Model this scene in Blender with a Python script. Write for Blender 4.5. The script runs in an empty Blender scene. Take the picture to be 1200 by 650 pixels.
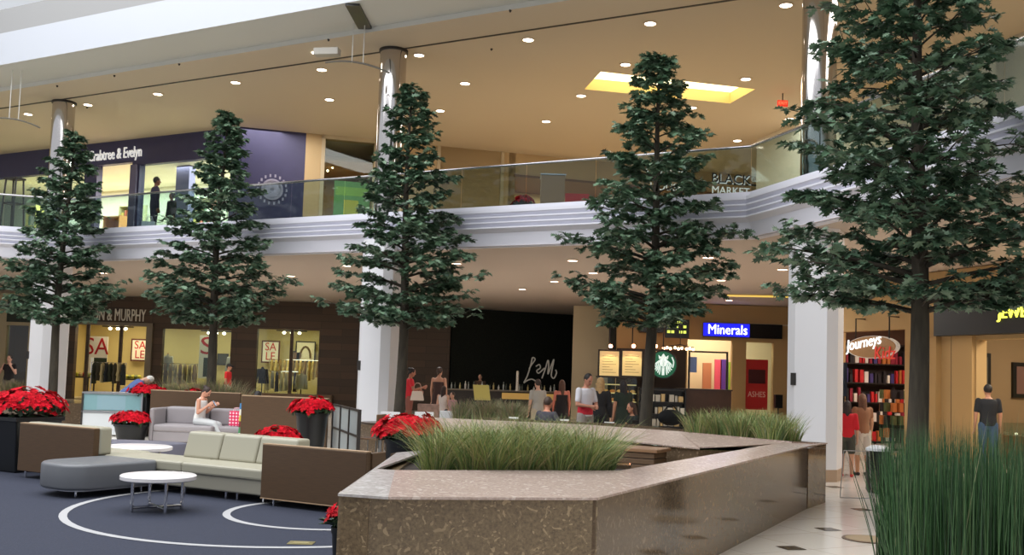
import bpy, bmesh, math, random
import numpy as np
from mathutils import Matrix, Vector
random.seed(7); rng = np.random.default_rng(7)
sc = bpy.context.scene
COL = sc.collection
PI = math.pi
rad = math.radians
# ------------------------------------------------------------------ camera
F, PX, PY = 1167.0, 600.0, 360.0
PITCH, ROLL, EYE = math.atan(77/1167), .033, 1.8
_r = Vector((1,0,0)); _f = Vector((0,math.cos(PITCH),math.sin(PITCH))); _u = Vector((0,-math.sin(PITCH),math.cos(PITCH)))
RV = _r*math.cos(ROLL)+_u*math.sin(ROLL); UV = _u*math.cos(ROLL)-_r*math.sin(ROLL)
E0 = Vector((0,0,EYE))
def ray(x,y): return RV*((x-PX)/F)-UV*((y-PY)/F)+_f
def PD(x,y,Y):                      # point of the sight line at distance Y in front
    d = ray(x,y); return E0+d*(Y/d.y)
def PZ(x,y,z=0.0):                  # point of the sight line at height z
    d = ray(x,y); return E0+d*((z-EYE)/d.z)
def PW(x,y,p,az):                   # point of the sight line on a vertical wall
    n = Vector((math.cos(rad(az)),-math.sin(rad(az)),0)); d = ray(x,y)
    return E0+d*(n.dot(Vector((p[0],p[1],0))-Vector((0,0,0)))/n.dot(d))
cam = bpy.data.cameras.new('camera'); co = bpy.data.objects.new('camera',cam); COL.objects.link(co)
cam.sensor_width = 36; cam.lens = F/1200*36; cam.shift_y = 35/1200; cam.clip_end = 300
m = Matrix((RV,UV,-_f)).transposed().to_4x4(); m.translation = E0; co.matrix_world = m
sc.camera = co
# ------------------------------------------------------------------ materials
def lin(c):
    return tuple(((v/255)/12.92 if v/255<=.04045 else ((v/255+.055)/1.055)**2.4) for v in c)
MATS = {}
def mat(name,c,rough=.55,metal=0,var=0,scale=8,bump=0,es=0,ec=None,spec=.5,stretch=None,island=0,trans=0,coat=0):
    if name in MATS: return MATS[name]
    M = bpy.data.materials.new(name); M.use_nodes = True; n = M.node_tree; N = n.nodes; L = n.links
    b = N['Principled BSDF']; b.inputs['Roughness'].default_value = rough; b.inputs['Metallic'].default_value = metal
    b.inputs['Specular IOR Level'].default_value = spec
    col = lin(c)+(1,); b.inputs['Base Color'].default_value = col
    if coat: b.inputs['Coat Weight'].default_value = coat
    if trans: b.inputs['Transmission Weight'].default_value = trans
    if var or bump:
        g = N.new('ShaderNodeTexCoord'); mp = N.new('ShaderNodeMapping'); L.new(g.outputs['Object'],mp.inputs['Vector'])
        if stretch: mp.inputs['Scale'].default_value = stretch
        t = N.new('ShaderNodeTexNoise'); t.inputs['Scale'].default_value = scale; t.inputs['Detail'].default_value = 6
        L.new(mp.outputs['Vector'],t.inputs['Vector'])
        if var:
            mr = N.new('ShaderNodeMapRange'); mr.inputs['From Min'].default_value=.3; mr.inputs['From Max'].default_value=.7
            mr.inputs['To Min'].default_value = 1-var; mr.inputs['To Max'].default_value = 1+var
            L.new(t.outputs['Fac'],mr.inputs['Value'])
            mx = N.new('ShaderNodeVectorMath'); mx.operation='SCALE'; mx.inputs[0].default_value = col[:3]
            L.new(mr.outputs['Result'],mx.inputs['Scale']); L.new(mx.outputs['Vector'],b.inputs['Base Color'])
        if bump:
            bp = N.new('ShaderNodeBump'); bp.inputs['Strength'].default_value = bump; bp.inputs['Distance'].default_value=.02
            L.new(t.outputs['Fac'],bp.inputs['Height']); L.new(bp.outputs['Normal'],b.inputs['Normal'])
    if island:
        g = N.new('ShaderNodeNewGeometry'); r = N.new('ShaderNodeValToRGB')
        L.new(g.outputs['Random Per Island'],r.inputs['Fac'])
        cs = island; e = r.color_ramp.elements
        e[0].color = lin(cs[0])+(1,); e[1].color = lin(cs[-1])+(1,)
        for i in range(1,len(cs)-1):
            k = e.new(i/(len(cs)-1)); k.color = lin(cs[i])+(1,)
        L.new(r.outputs['Color'],b.inputs['Base Color'])
    if es:
        b.inputs['Emission Color'].default_value = lin(ec or c)+(1,); b.inputs['Emission Strength'].default_value = es
    MATS[name] = M; return M
def granite(name,base,light,dark,rough,scale=9):
    M = bpy.data.materials.new(name); M.use_nodes = True; n=M.node_tree; N=n.nodes; L=n.links; b=N['Principled BSDF']
    g = N.new('ShaderNodeTexCoord')
    t = N.new('ShaderNodeTexNoise'); t.inputs['Scale'].default_value=scale*1.1; t.inputs['Detail'].default_value=8; t.inputs['Roughness'].default_value=.7
    v = N.new('ShaderNodeTexVoronoi'); v.inputs['Scale'].default_value=scale*1.3; v.inputs['Randomness'].default_value=1
    ns = N.new('ShaderNodeTexNoise'); ns.inputs['Scale'].default_value=5
    ad = N.new('ShaderNodeMixRGB'); ad.inputs[0].default_value=.25
    L.new(g.outputs['Object'],ad.inputs[1]); L.new(ns.outputs['Color'],ad.inputs[2]); L.new(g.outputs['Object'],ns.inputs['Vector'])
    L.new(ad.outputs[0],v.inputs['Vector']); L.new(g.outputs['Object'],t.inputs['Vector'])
    r = N.new('ShaderNodeValToRGB'); e=r.color_ramp.elements
    e[0].position=.36; e[0].color=lin(dark)+(1,); e[1].position=.66; e[1].color=lin(base)+(1,)
    L.new(t.outputs['Fac'],r.inputs['Fac'])
    r2 = N.new('ShaderNodeValToRGB'); e=r2.color_ramp.elements
    e[0].position=.86; e[0].color=(0,0,0,1); e[1].position=.97; e[1].color=(.8,.8,.8,1)
    sp = N.new('ShaderNodeSeparateColor'); L.new(v.outputs['Color'],sp.inputs[0]); L.new(sp.outputs[0],r2.inputs['Fac'])
    mx = N.new('ShaderNodeMixRGB'); L.new(r2.outputs['Color'],mx.inputs[0]); L.new(r.outputs['Color'],mx.inputs[1]); mx.inputs[2].default_value=lin(light)+(1,)
    L.new(mx.outputs[0],b.inputs['Base Color']); b.inputs['Roughness'].default_value=rough
    MATS[name]=M; return M
def tilemat(name,c1,c2,mortar,size,rot,rough,msize=.006):
    M = bpy.data.materials.new(name); M.use_nodes=True; n=M.node_tree; N=n.nodes; L=n.links; b=N['Principled BSDF']
    g=N.new('ShaderNodeTexCoord'); mp=N.new('ShaderNodeMapping'); mp.inputs['Rotation'].default_value=(0,0,rot)
    L.new(g.outputs['Object'],mp.inputs['Vector'])
    t=N.new('ShaderNodeTexBrick'); t.offset=0; t.inputs['Scale'].default_value=1; t.inputs['Brick Width'].default_value=size; t.inputs['Row Height'].default_value=size
    t.inputs['Mortar Size'].default_value=msize; t.inputs['Color1'].default_value=lin(c1)+(1,); t.inputs['Color2'].default_value=lin(c2)+(1,); t.inputs['Mortar'].default_value=lin(mortar)+(1,)
    L.new(mp.outputs['Vector'],t.inputs['Vector']); L.new(t.outputs['Color'],b.inputs['Base Color']); b.inputs['Roughness'].default_value=rough
    MATS[name]=M; return M
def glassmat(name,tint=(235,245,245),gloss=.12,alpha=.9):
    M = bpy.data.materials.new(name); M.use_nodes=True; n=M.node_tree; N=n.nodes; L=n.links
    for x in list(N):
        if x.type!='OUTPUT_MATERIAL': N.remove(x)
    o=[x for x in N if x.type=='OUTPUT_MATERIAL'][0]
    t=N.new('ShaderNodeBsdfTransparent'); t.inputs[0].default_value=lin(tint)+(1,)
    gl=N.new('ShaderNodeBsdfGlossy'); gl.inputs['Roughness'].default_value=.03
    fr=N.new('ShaderNodeLayerWeight'); fr.inputs['Blend'].default_value=.5
    pw=N.new('ShaderNodeMath'); pw.operation='POWER'; pw.inputs[1].default_value=4; L.new(fr.outputs['Facing'],pw.inputs[0])
    ml=N.new('ShaderNodeMath'); ml.operation='MULTIPLY_ADD'; ml.inputs[1].default_value=.5; ml.inputs[2].default_value=gloss*.25; L.new(pw.outputs[0],ml.inputs[0])
    mx=N.new('ShaderNodeMixShader'); L.new(ml.outputs[0],mx.inputs[0]); L.new(t.outputs[0],mx.inputs[1]); L.new(gl.outputs[0],mx.inputs[2])
    L.new(mx.outputs[0],o.inputs['Surface']); MATS[name]=M; return M
def plankmat(name,c,var,freq,rough):
    M = bpy.data.materials.new(name); M.use_nodes=True; n=M.node_tree; N=n.nodes; L=n.links; b=N['Principled BSDF']
    g=N.new('ShaderNodeTexCoord'); t=N.new('ShaderNodeTexBrick'); mp=N.new('ShaderNodeMapping'); mp.inputs['Rotation'].default_value=(rad(90),0,0)
    L.new(g.outputs['Object'],mp.inputs['Vector']); L.new(mp.outputs['Vector'],t.inputs['Vector'])
    t.inputs['Scale'].default_value=1; t.inputs['Brick Width'].default_value=1.9; t.inputs['Row Height'].default_value=freq; t.inputs['Mortar Size'].default_value=.008
    a=tuple(min(255,v*(1+var)) for v in c); d=tuple(v*(1-var) for v in c)
    t.inputs['Color1'].default_value=lin(a)+(1,); t.inputs['Color2'].default_value=lin(d)+(1,); t.inputs['Mortar'].default_value=lin(tuple(v*.6 for v in c))+(1,)
    L.new(t.outputs['Color'],b.inputs['Base Color']); b.inputs['Roughness'].default_value=rough; MATS[name]=M; return M
def dotmat(name,c1,c2,scale):
    M = bpy.data.materials.new(name); M.use_nodes=True; n=M.node_tree; N=n.nodes; L=n.links; b=N['Principled BSDF']
    g=N.new('ShaderNodeTexCoord'); v=N.new('ShaderNodeTexVoronoi'); v.inputs['Scale'].default_value=scale; v.inputs['Randomness'].default_value=0
    L.new(g.outputs['Object'],v.inputs['Vector']); r=N.new('ShaderNodeValToRGB'); e=r.color_ramp.elements; r.color_ramp.interpolation='CONSTANT'
    e[0].color=lin(c2)+(1,); e[1].position=.34; e[1].color=lin(c1)+(1,)
    L.new(v.outputs['Distance'],r.inputs['Fac']); L.new(r.outputs['Color'],b.inputs['Base Color']); MATS[name]=M; return M
# ------------------------------------------------------------------ mesh builder
W = {}
def frame(x,y,z=0,az=90):           # local X along azimuth az, local Y away from the atrium
    a = rad(90-az); return Matrix.Translation((x,y,z)) @ Matrix.Rotation(a,4,'Z')
class MB:
    def __init__(s,M=None): s.v=[]; s.f=[]; s.mi=[]; s.k=0; s.M=M
    def add(s,vs,fs,M=None):
        o=len(s.v); M = M or s.M
        s.v += [tuple(M@Vector(p)) for p in vs] if M else [tuple(p) for p in vs]
        s.f += [tuple(i+o for i in f) for f in fs]; s.mi += [s.k]*len(fs); return s
    def box(s,a,b,M=None):
        x0,y0,z0=a; x1,y1,z1=b
        return s.add([(x0,y0,z0),(x1,y0,z0),(x1,y1,z0),(x0,y1,z0),(x0,y0,z1),(x1,y0,z1),(x1,y1,z1),(x0,y1,z1)],
            [(3,2,1,0),(4,5,6,7),(0,1,5,4),(1,2,6,5),(2,3,7,6),(3,0,4,7)],M)
    def prism(s,poly,z0,z1,M=None):
        n=len(poly); a=sum(poly[i][0]*poly[(i+1)%n][1]-poly[(i+1)%n][0]*poly[i][1] for i in range(n))
        if a<0: poly=poly[::-1]
        return s.add([(p[0],p[1],z0) for p in poly]+[(p[0],p[1],z1) for p in poly],
            [tuple(range(n-1,-1,-1)),tuple(range(n,2*n))]+[(i,(i+1)%n,n+(i+1)%n,n+i) for i in range(n)],M)
    def tube(s,pts,r,n=8,M=None,closed=False):
        pts=[Vector(p) for p in pts]; k=len(pts); R=r if isinstance(r,(list,tuple)) else [r]*k
        vs=[];fs=[]; up=None
        for i,p in enumerate(pts):
            t=(pts[min(i+1,k-1)]-pts[max(i-1,0)]).normalized()
            if up is None: up=t.orthogonal().normalized()
            up=(up-t*up.dot(t)); up = up.normalized() if up.length>1e-6 else t.orthogonal().normalized()
            w=t.cross(up)
            for j in range(n):
                a=2*PI*j/n; vs.append(p+(up*math.cos(a)+w*math.sin(a))*R[i])
        for i in range(k-1):
            for j in range(n): fs.append((i*n+j,i*n+(j+1)%n,(i+1)*n+(j+1)%n,(i+1)*n+j))
        fs += [tuple(range(n-1,-1,-1)),tuple(range((k-1)*n,k*n))]
        return s.add(vs,fs,M)
    def lathe(s,prof,c=(0,0,0),n=28,M=None,sx=1,sy=1):
        vs=[];fs=[];k=len(prof)
        for r,z in prof:
            for j in range(n): a=2*PI*j/n; vs.append((c[0]+r*sx*math.cos(a),c[1]+r*sy*math.sin(a),c[2]+z))
        for i in range(k-1):
            for j in range(n): fs.append((i*n+j,i*n+(j+1)%n,(i+1)*n+(j+1)%n,(i+1)*n+j))
        fs += [tuple(range(n-1,-1,-1)),tuple(range((k-1)*n,k*n))]
        return s.add(vs,fs,M)
    def ell(s,c,r,R=None,n=12,m=8,M=None):
        vs=[];fs=[]; c=Vector(c)
        for i in range(1,m):
            t=PI*i/m
            for j in range(n):
                a=2*PI*j/n; p=Vector((r[0]*math.sin(t)*math.cos(a),r[1]*math.sin(t)*math.sin(a),r[2]*math.cos(t)))
                vs.append(c+(R@p if R else p))
        tp=Vector((0,0,r[2])); b=len(vs); vs += [c+(R@tp if R else tp), c-(R@tp if R else tp)]
        for i in range(m-2):
            for j in range(n): fs.append((i*n+j,(i+1)*n+j,(i+1)*n+(j+1)%n,i*n+(j+1)%n))
        for j in range(n): fs.append((b,j,(j+1)%n)); fs.append((b+1,(m-2)*n+(j+1)%n,(m-2)*n+j))
        return s.add(vs,fs,M)
    def cap(s,a,b,ra,rb,n=10):      # capsule with tapered radius
        a=Vector(a); b=Vector(b); d=b-a; l=d.length
        if l<1e-5: return s.ell(a,(ra,ra,ra))
        t=d/l; pts=[];R=[]
        for q in (80,50,25,0): pts.append(a-t*ra*math.sin(rad(q))); R.append(ra*math.cos(rad(q)))
        for q in (0,25,50,80): pts.append(b+t*rb*math.sin(rad(q))); R.append(rb*math.cos(rad(q)))
        return s.tube(pts,R,n)
    def loft(s,rings,n=16):         # rings: list of (center, rx, ry, rotation matrix)
        vs=[];fs=[]
        for c,rx,ry,R in rings:
            for j in range(n):
                a=2*PI*j/n; vs.append(Vector(c)+R@Vector((rx*math.cos(a),ry*math.sin(a),0)))
        for i in range(len(rings)-1):
            for j in range(n): fs.append((i*n+j,i*n+(j+1)%n,(i+1)*n+(j+1)%n,(i+1)*n+j))
        fs += [tuple(range(n-1,-1,-1)),tuple(range((len(rings)-1)*n,len(rings)*n))]
        return s.add(vs,fs)
    def sweep(s,path,prof,close=True,z=0):  # path in plan, profile (offset to the right-hand side, z)
        P=[Vector((p[0],p[1])) for p in path]; k=len(P); vs=[];fs=[]; m_=len(prof)
        for i in range(k):
            d1=(P[i]-P[i-1]).normalized() if i else None; d2=(P[i+1]-P[i]).normalized() if i<k-1 else None
            d1=d1 or d2; d2=d2 or d1
            n1=Vector((d1.y,-d1.x)); n2=Vector((d2.y,-d2.x)); b=(n1+n2).normalized(); q=b/max(.3,b.dot(n1))
            for o,zz in prof: vs.append((P[i].x+q.x*o,P[i].y+q.y*o,zz+z))
        for i in range(k-1):
            for j in range(m_ if close else m_-1): fs.append((i*m_+j,i*m_+(j+1)%m_,(i+1)*m_+(j+1)%m_,(i+1)*m_+j))
        if close: fs += [tuple(range(m_-1,-1,-1)),tuple(range((k-1)*m_,k*m_))]
        return s.add(vs,fs)
    def build(s,name,mats,parent=None,smooth=False,bevel=0,world=False,seg=2,fixn=True):
        me=bpy.data.meshes.new(name); V=s.v
        if parent is not None and world:
            iv=W[parent].inverted(); V=[tuple(iv@Vector(p)) for p in V]
        me.from_pydata(V,[],s.f)
        for m_ in (mats if isinstance(mats,(list,tuple)) else [mats]): me.materials.append(m_)
        if max(s.mi,default=0)>0: me.polygons.foreach_set('material_index',s.mi)
        if bevel or fixn:
            bm=bmesh.new(); bm.from_mesh(me)
            if fixn: bmesh.ops.recalc_face_normals(bm,faces=bm.faces)
            if bevel:
                bm.normal_update(); ed=[e for e in bm.edges if len(e.link_faces)==2 and e.calc_face_angle(0)>rad(35)]
                bmesh.ops.bevel(bm,geom=ed,offset=bevel,segments=seg,affect='EDGES',profile=.5,clamp_overlap=True)
            bm.to_mesh(me); bm.free()
        if smooth:
            me.polygons.foreach_set('use_smooth',[True]*len(me.polygons))
            if smooth!=2:
                try: me.set_sharp_from_angle(angle=rad(40))
                except Exception: pass
        o=bpy.data.objects.new(name,me); COL.objects.link(o)
        if parent is not None:
            o.parent=parent; W[o]=W[parent].copy()
        else: W[o]=Matrix.Identity(4)
        return o
def npmesh(name,V,faces_flat,starts,counts,m_,parent,midx=None):
    me=bpy.data.meshes.new(name); me.vertices.add(len(V)); me.vertices.foreach_set('co',np.asarray(V,dtype=np.float32).ravel())
    me.loops.add(len(faces_flat)); me.loops.foreach_set('vertex_index',np.asarray(faces_flat,dtype=np.int32))
    me.polygons.add(len(starts)); me.polygons.foreach_set('loop_start',np.asarray(starts,dtype=np.int32))
    for q in (m_ if isinstance(m_,(list,tuple)) else [m_]): me.materials.append(q)
    if midx is not None: me.polygons.foreach_set('material_index',np.asarray(midx,dtype=np.int32))
    me.update(calc_edges=True); me.validate()
    o=bpy.data.objects.new(name,me); COL.objects.link(o)
    if parent is not None: o.parent=parent; W[o]=W[parent].copy()
    return o
def tag(o,label,cat,group=None,kind=None):
    o['label']=label; o['category']=cat
    if group: o['group']=group
    if kind: o['kind']=kind
    return o
def thing(name,label,cat,loc=(0,0,0),rz=0,group=None):
    o=bpy.data.objects.new(name,None); COL.objects.link(o); o.empty_display_size=.2
    o.location=loc; o.rotation_euler=(0,0,rz); W[o]=Matrix.Translation(loc)@Matrix.Rotation(rz,4,'Z')
    return tag(o,label,cat,group)
def thingf(name,label,cat,x,y,z=0,az=90,group=None): return thing(name,label,cat,(x,y,z),rad(90-az),group)
def dup(root,loc,rz=None,label=None):
    r=root.copy(); COL.objects.link(r); r.location=loc
    if rz is not None: r.rotation_euler=(0,0,rz)
    if label: r['label']=label
    W[r]=Matrix.Translation(loc)@Matrix.Rotation(r.rotation_euler.z,4,'Z')
    for ch in list(root.children):
        c=ch.copy(); COL.objects.link(c); c.parent=r
        for g in list(ch.children):
            d=g.copy(); COL.objects.link(d); d.parent=c
    return r
def struct(o): o['kind']='structure'; return o
def text(body,size,M_,parent=None,name='lettering',mt=None,ext=.01,align='CENTER',shear=0,sx=1,spacing=1):
    cu=bpy.data.curves.new('t','FONT'); cu.body=body; cu.size=size; cu.extrude=ext; cu.align_x=align; cu.align_y='CENTER'; cu.shear=shear; cu.space_character=spacing
    cu.resolution_u=3
    t=bpy.data.objects.new('t',cu); COL.objects.link(t); bpy.context.view_layer.update()
    me=bpy.data.meshes.new_from_object(t.evaluated_get(bpy.context.evaluated_depsgraph_get())); bpy.data.objects.remove(t)
    me.transform(M_ @ Matrix.Rotation(PI/2,4,'X') @ Matrix.Diagonal((sx,1,1,1))); me.materials.clear(); me.materials.append(mt); me.name=name
    o=bpy.data.objects.new(name,me); COL.objects.link(o)
    if parent is not None: o.parent=parent; W[o]=W[parent].copy()
    return o
T=Matrix.Translation
def poly_holes(mb,outer,holes,to3):    # filled polygon with holes, mapped by to3(u,v)
    bm=bmesh.new(); es=[]
    for loop in [outer]+holes:
        vs=[bm.verts.new((p[0],p[1],0)) for p in loop]
        for i in range(len(vs)): es.append(bm.edges.new((vs[i],vs[(i+1)%len(vs)])))
    bmesh.ops.triangle_fill(bm,use_beauty=True,use_dissolve=False,edges=es)
    bm.verts.index_update()
    vs=[to3(v.co.x,v.co.y) for v in bm.verts]; fs=[tuple(v.index for v in f.verts) for f in bm.faces]; bm.free()
    mb.add(vs,fs)
def rect(x0,y0,x1,y1): return [(x0,y0),(x1,y0),(x1,y1),(x0,y1)]
def wall_holes(mb,x0,x1,z0,z1,holes,th,M):   # wall slab in local XZ plane with rectangular openings, reveals included
    sv=mb.M; mb.M=M
    hs=[rect(*h) for h in holes]
    poly_holes(mb,rect(x0,z0,x1,z1),hs,lambda u,v:(u,0,v)); poly_holes(mb,rect(x0,z0,x1,z1),hs,lambda u,v:(u,th,v))
    for lp in [rect(x0,z0,x1,z1)]+hs:
        for i in range(4):
            a=lp[i]; b=lp[(i+1)%4]; mb.add([(a[0],0,a[1]),(b[0],0,b[1]),(b[0],th,b[1]),(a[0],th,a[1])],[(0,1,2,3)])
    mb.M=sv; return mb
# ------------------------------------------------------------------ palette
m_tan=mat('tan_paint',(202,188,168),.8); m_tan2=mat('tan_wall_paint',(196,170,130),.8); m_cream=mat('cream_paint',(222,212,190),.7)
m_white=mat('white_paint',(232,232,236),.5); m_offw=mat('soffit_paint',(205,205,200),.8); m_fascia=mat('fascia_white',(226,226,236),.4)
m_lowc=mat('lower_ceiling_paint',(204,188,174),.8)
m_dark=mat('dark_trim',(38,32,28),.5); m_black=mat('black_satin',(14,14,15),.35); m_blackm=mat('black_matte',(16,16,16),.8)
m_steel=mat('polished_steel',(205,200,198),.09,1); m_chrome=mat('chrome',(215,215,218),.12,1); m_alu=mat('brushed_aluminium',(170,172,176),.35,1)
m_lens=mat('lamp_lens',(255,244,225),es=9); m_lens2=mat('lamp_lens_pink',(255,225,205),es=8)
m_tile=tilemat('floor_tile',(224,217,206),(217,209,197),(178,168,152),.9,rad(-28),.16)
m_carpet=mat('carpet',(39,44,61),.95,var=.25,scale=60,bump=.3)
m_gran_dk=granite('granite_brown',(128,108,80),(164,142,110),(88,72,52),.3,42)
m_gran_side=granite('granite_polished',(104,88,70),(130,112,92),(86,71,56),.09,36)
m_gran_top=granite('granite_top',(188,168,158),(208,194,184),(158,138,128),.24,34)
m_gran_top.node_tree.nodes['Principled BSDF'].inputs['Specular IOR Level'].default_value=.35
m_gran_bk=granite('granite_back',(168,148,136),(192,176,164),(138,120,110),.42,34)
m_gran_lit=granite('granite_lit_facet',(196,190,186),(215,210,206),(164,156,152),.2,22)  # left coping facet: its brighter catch of light put into the stone colour
m_bark=mat('bark',(62,56,46),.9,var=.35,scale=14,bump=.6,stretch=(1,1,.2))
m_leaf=mat('oak_leaf',(40,60,44),.42,island=[(48,70,54),(72,100,76),(92,120,94),(124,146,122)],spec=.45)  # palette lightened so the leaf colour itself carries the haze
m_soil=mat('soil',(40,31,24),.95,var=.3,scale=30)
m_lam=mat('brown_laminate',(80,58,36),.5,var=.14,scale=6,stretch=(1,1,14)); m_lam_edge=mat('laminate_edge',(168,140,110),.5)
m_vinyl=mat('cream_vinyl',(160,156,138),.42); m_vinyl2=mat('stone_vinyl',(142,138,124),.45); m_grey=mat('grey_vinyl',(104,106,110),.4); m_greyf=mat('grey_fabric',(150,144,146),.8)
m_glass=glassmat('clear_glass'); m_glass_b=glassmat('railing_glass',(214,226,226)); 
m_red=mat('poinsettia_red',(190,8,26),.8,spec=.15,island=[(130,4,16),(184,8,26),(212,16,40)]); m_pgreen=mat('poinsettia_leaf',(36,60,34),.5,island=[(26,46,26),(50,80,44)])
m_pot=mat('black_pot',(17,19,21),.4)
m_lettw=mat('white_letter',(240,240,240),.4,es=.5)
# ================================================================== THE BUILDING
U=(.8829,-.4695); A=(.4695,.8829); Vv=(-.2924,.9563); Wd=(.9563,.2924)
def uo(p,a,b): return (p[0]+U[0]*a+A[0]*b, p[1]+U[1]*a+A[1]*b)
CN=(4.72,19.85)                                  # corner of the balcony edge
LC=uo(CN,-20.4,0)                                # its left corner
L0=(LC[0]-.9563*14,LC[1]-.2924*14); R1=(CN[0]-Vv[0]*15,CN[1]-Vv[1]*15)
EDGE=[L0,LC,CN,R1]
def off(path,d):
    P=[Vector(p) for p in path]; out=[]
    for i in range(len(P)):
        d1=(P[i]-P[i-1]).normalized() if i else None; d2=(P[i+1]-P[i]).normalized() if i<len(P)-1 else None
        d1=d1 or d2; d2=d2 or d1; n1=Vector((d1.y,-d1.x)); n2=Vector((d2.y,-d2.x)); b=(n1+n2).normalized()
        q=P[i]+b*(d/max(.3,b.dot(n1))); out.append((q.x,q.y))
    return out
ZC,ZF,ZU=4.67,5.46,9.7
b=MB(); b.add([(-60,-30,0),(50,-30,0),(50,75,0),(-60,75,0)],[(0,1,2,3)]); struct(b.build('floor',m_tile,fixn=False))
# carpet of the lounge
cp=[(-20,-4),(-.9,-4),(-.9,10.5),(-2.0,12.9),(-3.0,14.6),(-9.0,17.6),(-12,19.2),(-20,20)]
b=MB(); b.prism(cp,.002,.012); struct(b.build('carpet',m_carpet))
m_line=mat('carpet_line',(168,168,170),.9)
def circ(p,q,r):
    ax,ay=p;bx,by=q;cx,cy=r; d=2*(ax*(by-cy)+bx*(cy-ay)+cx*(ay-by))
    x=((ax*ax+ay*ay)*(by-cy)+(bx*bx+by*by)*(cy-ay)+(cx*cx+cy*cy)*(ay-by))/d
    y=((ax*ax+ay*ay)*(cx-bx)+(bx*bx+by*by)*(ax-cx)+(cx*cx+cy*cy)*(bx-ax))/d
    return x,y,math.hypot(ax-x,ay-y)
for pts in (((92,591),(74,607),(170,633)),((285,593),(268,606),(318,617))):
    q=[PZ(x,y,.015) for x,y in pts]; cx,cy,r=circ(*[(v.x,v.y) for v in q])
    b=MB(); n=72
    vs=[];fs=[]
    for i in range(n):
        a=2*PI*i/n
        for rr in (r-.045,r+.045): vs.append((cx+rr*math.cos(a),cy+rr*math.sin(a),.0165))
    for i in range(n): j=(i+1)%n; fs.append((2*i,2*i+1,2*j+1,2*j))
    b.add(vs,fs); struct(b.build('carpet_line',m_line))
# dark diamond insets
b=MB()
for x,y in ((927,642),(970,620),(1010,597),(978,570.5),(905,663)):
    p=PZ(x,y); s_=.17; M=frame(p.x,p.y,.004,118)
    b.add([(-s_,0,0),(0,-s_,0),(s_,0,0),(0,s_,0)],[(0,1,2,3)],M)
struct(b.build('floor_inlay',mat('inlay_dark',(66,60,52),.2)))
p=PZ(1018,632); t=thing('floor_hatch','round tan floor cover in the pale tiles beside the tall rushes','floor cover',(p.x,p.y,0))
MB().lathe([(.30,.002),(.30,.01),(.27,.012)],n=36).build('rim',mat('hatch_rim',(92,70,52),.4),t); MB().lathe([(.262,.005),(.262,.014),(.1,.015)],n=36).build('lid',mat('hatch_lid',(158,136,104),.5),t)
# slab, fascia, ceilings
lw_out=off(EDGE,-.06)
b=MB(); poly=[lw_out[0],lw_out[1],lw_out[2],lw_out[3],(40,R1[1]),(40,70),(-60,70),(-60,L0[1])]
poly_holes(b,poly,[],lambda u,v:(u,v,ZC+.02)); struct(b.build('ceiling',m_lowc))
b=MB(); poly_holes(b,poly,[],lambda u,v:(u,v,ZF)); struct(b.build('floor',mat('upper_floor',(190,175,150),.3)))
prof=[(-.30,ZC),(-.10,ZC),(0,4.98)]
for i in range(4): zb=4.98+i*.12; prof += [(.01,zb+.004),(.13,zb+.088),(.13,zb+.12)]
prof += [(.13,5.50),(-.30,5.50)]
b=MB(); b.sweep(EDGE,prof); struct(b.build('trim_1',m_fascia))
# glass balustrade in three straight runs
m_hand=mat('handrail_steel',(196,196,200),.25,1)
def balustrade(p,q,label,n):
    dx,dy=q[0]-p[0],q[1]-p[1]; L=math.hypot(dx,dy); az=math.degrees(math.atan2(dx,dy))
    t=thingf('glass_balustrade',label,'railing',p[0],p[1],5.50,az)
    MB().box((0,-.03,0),(L,.03,.10)).build('base_channel',m_fascia,t)
    MB().tube([(0,0,1.03),(L,0,1.03)],.03,10).build('handrail',m_hand,t,smooth=True)
    w=L/n
    for i in range(n): MB().box((i*w+.008,-.006,.10),((i+1)*w-.008,.006,1.02)).build('glass_panel',m_glass_b,t)
i_=off(EDGE,-.02)
balustrade(i_[1],i_[2],'long straight glass railing with steel handrail along the upper balcony','' or 12)
balustrade(i_[2],i_[3],'glass railing run on the right, slanting up behind the largest tree',9)
balustrade(i_[0],i_[1],'short stretch of glass railing at the far left end of the balcony',8)
# upper ceiling with the recessed light
EC=[uo(CN,-40,0),uo(CN,-20.4,0),CN,R1]; E1=off(EC,1.1); E2=off(EC,2.6)
hole=[PZ(x,y,ZU) for x,y in ((704,84),(885,104.5),(855.5,121),(685,104.5))]
b=MB(); poly=[off(EC,-.15)[k] for k in range(4)]+[(40,R1[1]),(40,70),(-60,70)]
poly_holes(b,poly,[[(h.x,h.y) for h in hole]],lambda u,v:(u,v,ZU)); struct(b.build('ceiling',m_tan))
t=thing('recessed_ceiling_light','large rectangular cove of yellow light sunk in the upper ceiling','ceiling light',(hole[0].x,hole[0].y,ZU))
m_cove=mat('cove_yellow',(222,198,136),.7)
b=MB(); vs=[tuple(h) for h in hole]+[(h.x,h.y,ZU+.32) for h in hole]; b.add(vs,[(0,1,5,4),(1,2,6,5),(2,3,7,6),(3,0,4,7)]); b.build('cove_side',m_cove,t,world=True)
b=MB(); b.add([(h.x,h.y,ZU+.321) for h in hole],[(0,1,2,3)]); b.build('diffuser',mat('cove_diffuser',(255,240,190),es=3.2),t,world=True)
def strip(name,pa,pb,za,zb,m_):
    b=MB()
    for i in range(3): b.add([(*pa[i],za),(*pa[i+1],za),(*pb[i+1],zb),(*pb[i],zb)],[(0,1,2,3)])
    struct(b.build(name,m_,fixn=False)); return
S0=off(EC,-.15)
strip('ceiling',S0,E1,ZU,ZU,m_tan); strip('ceiling',E1,E2,ZU+.12,ZU+.12,m_offw); strip('trim_2',E1,E1,ZU,ZU+.12,m_offw)
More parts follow.
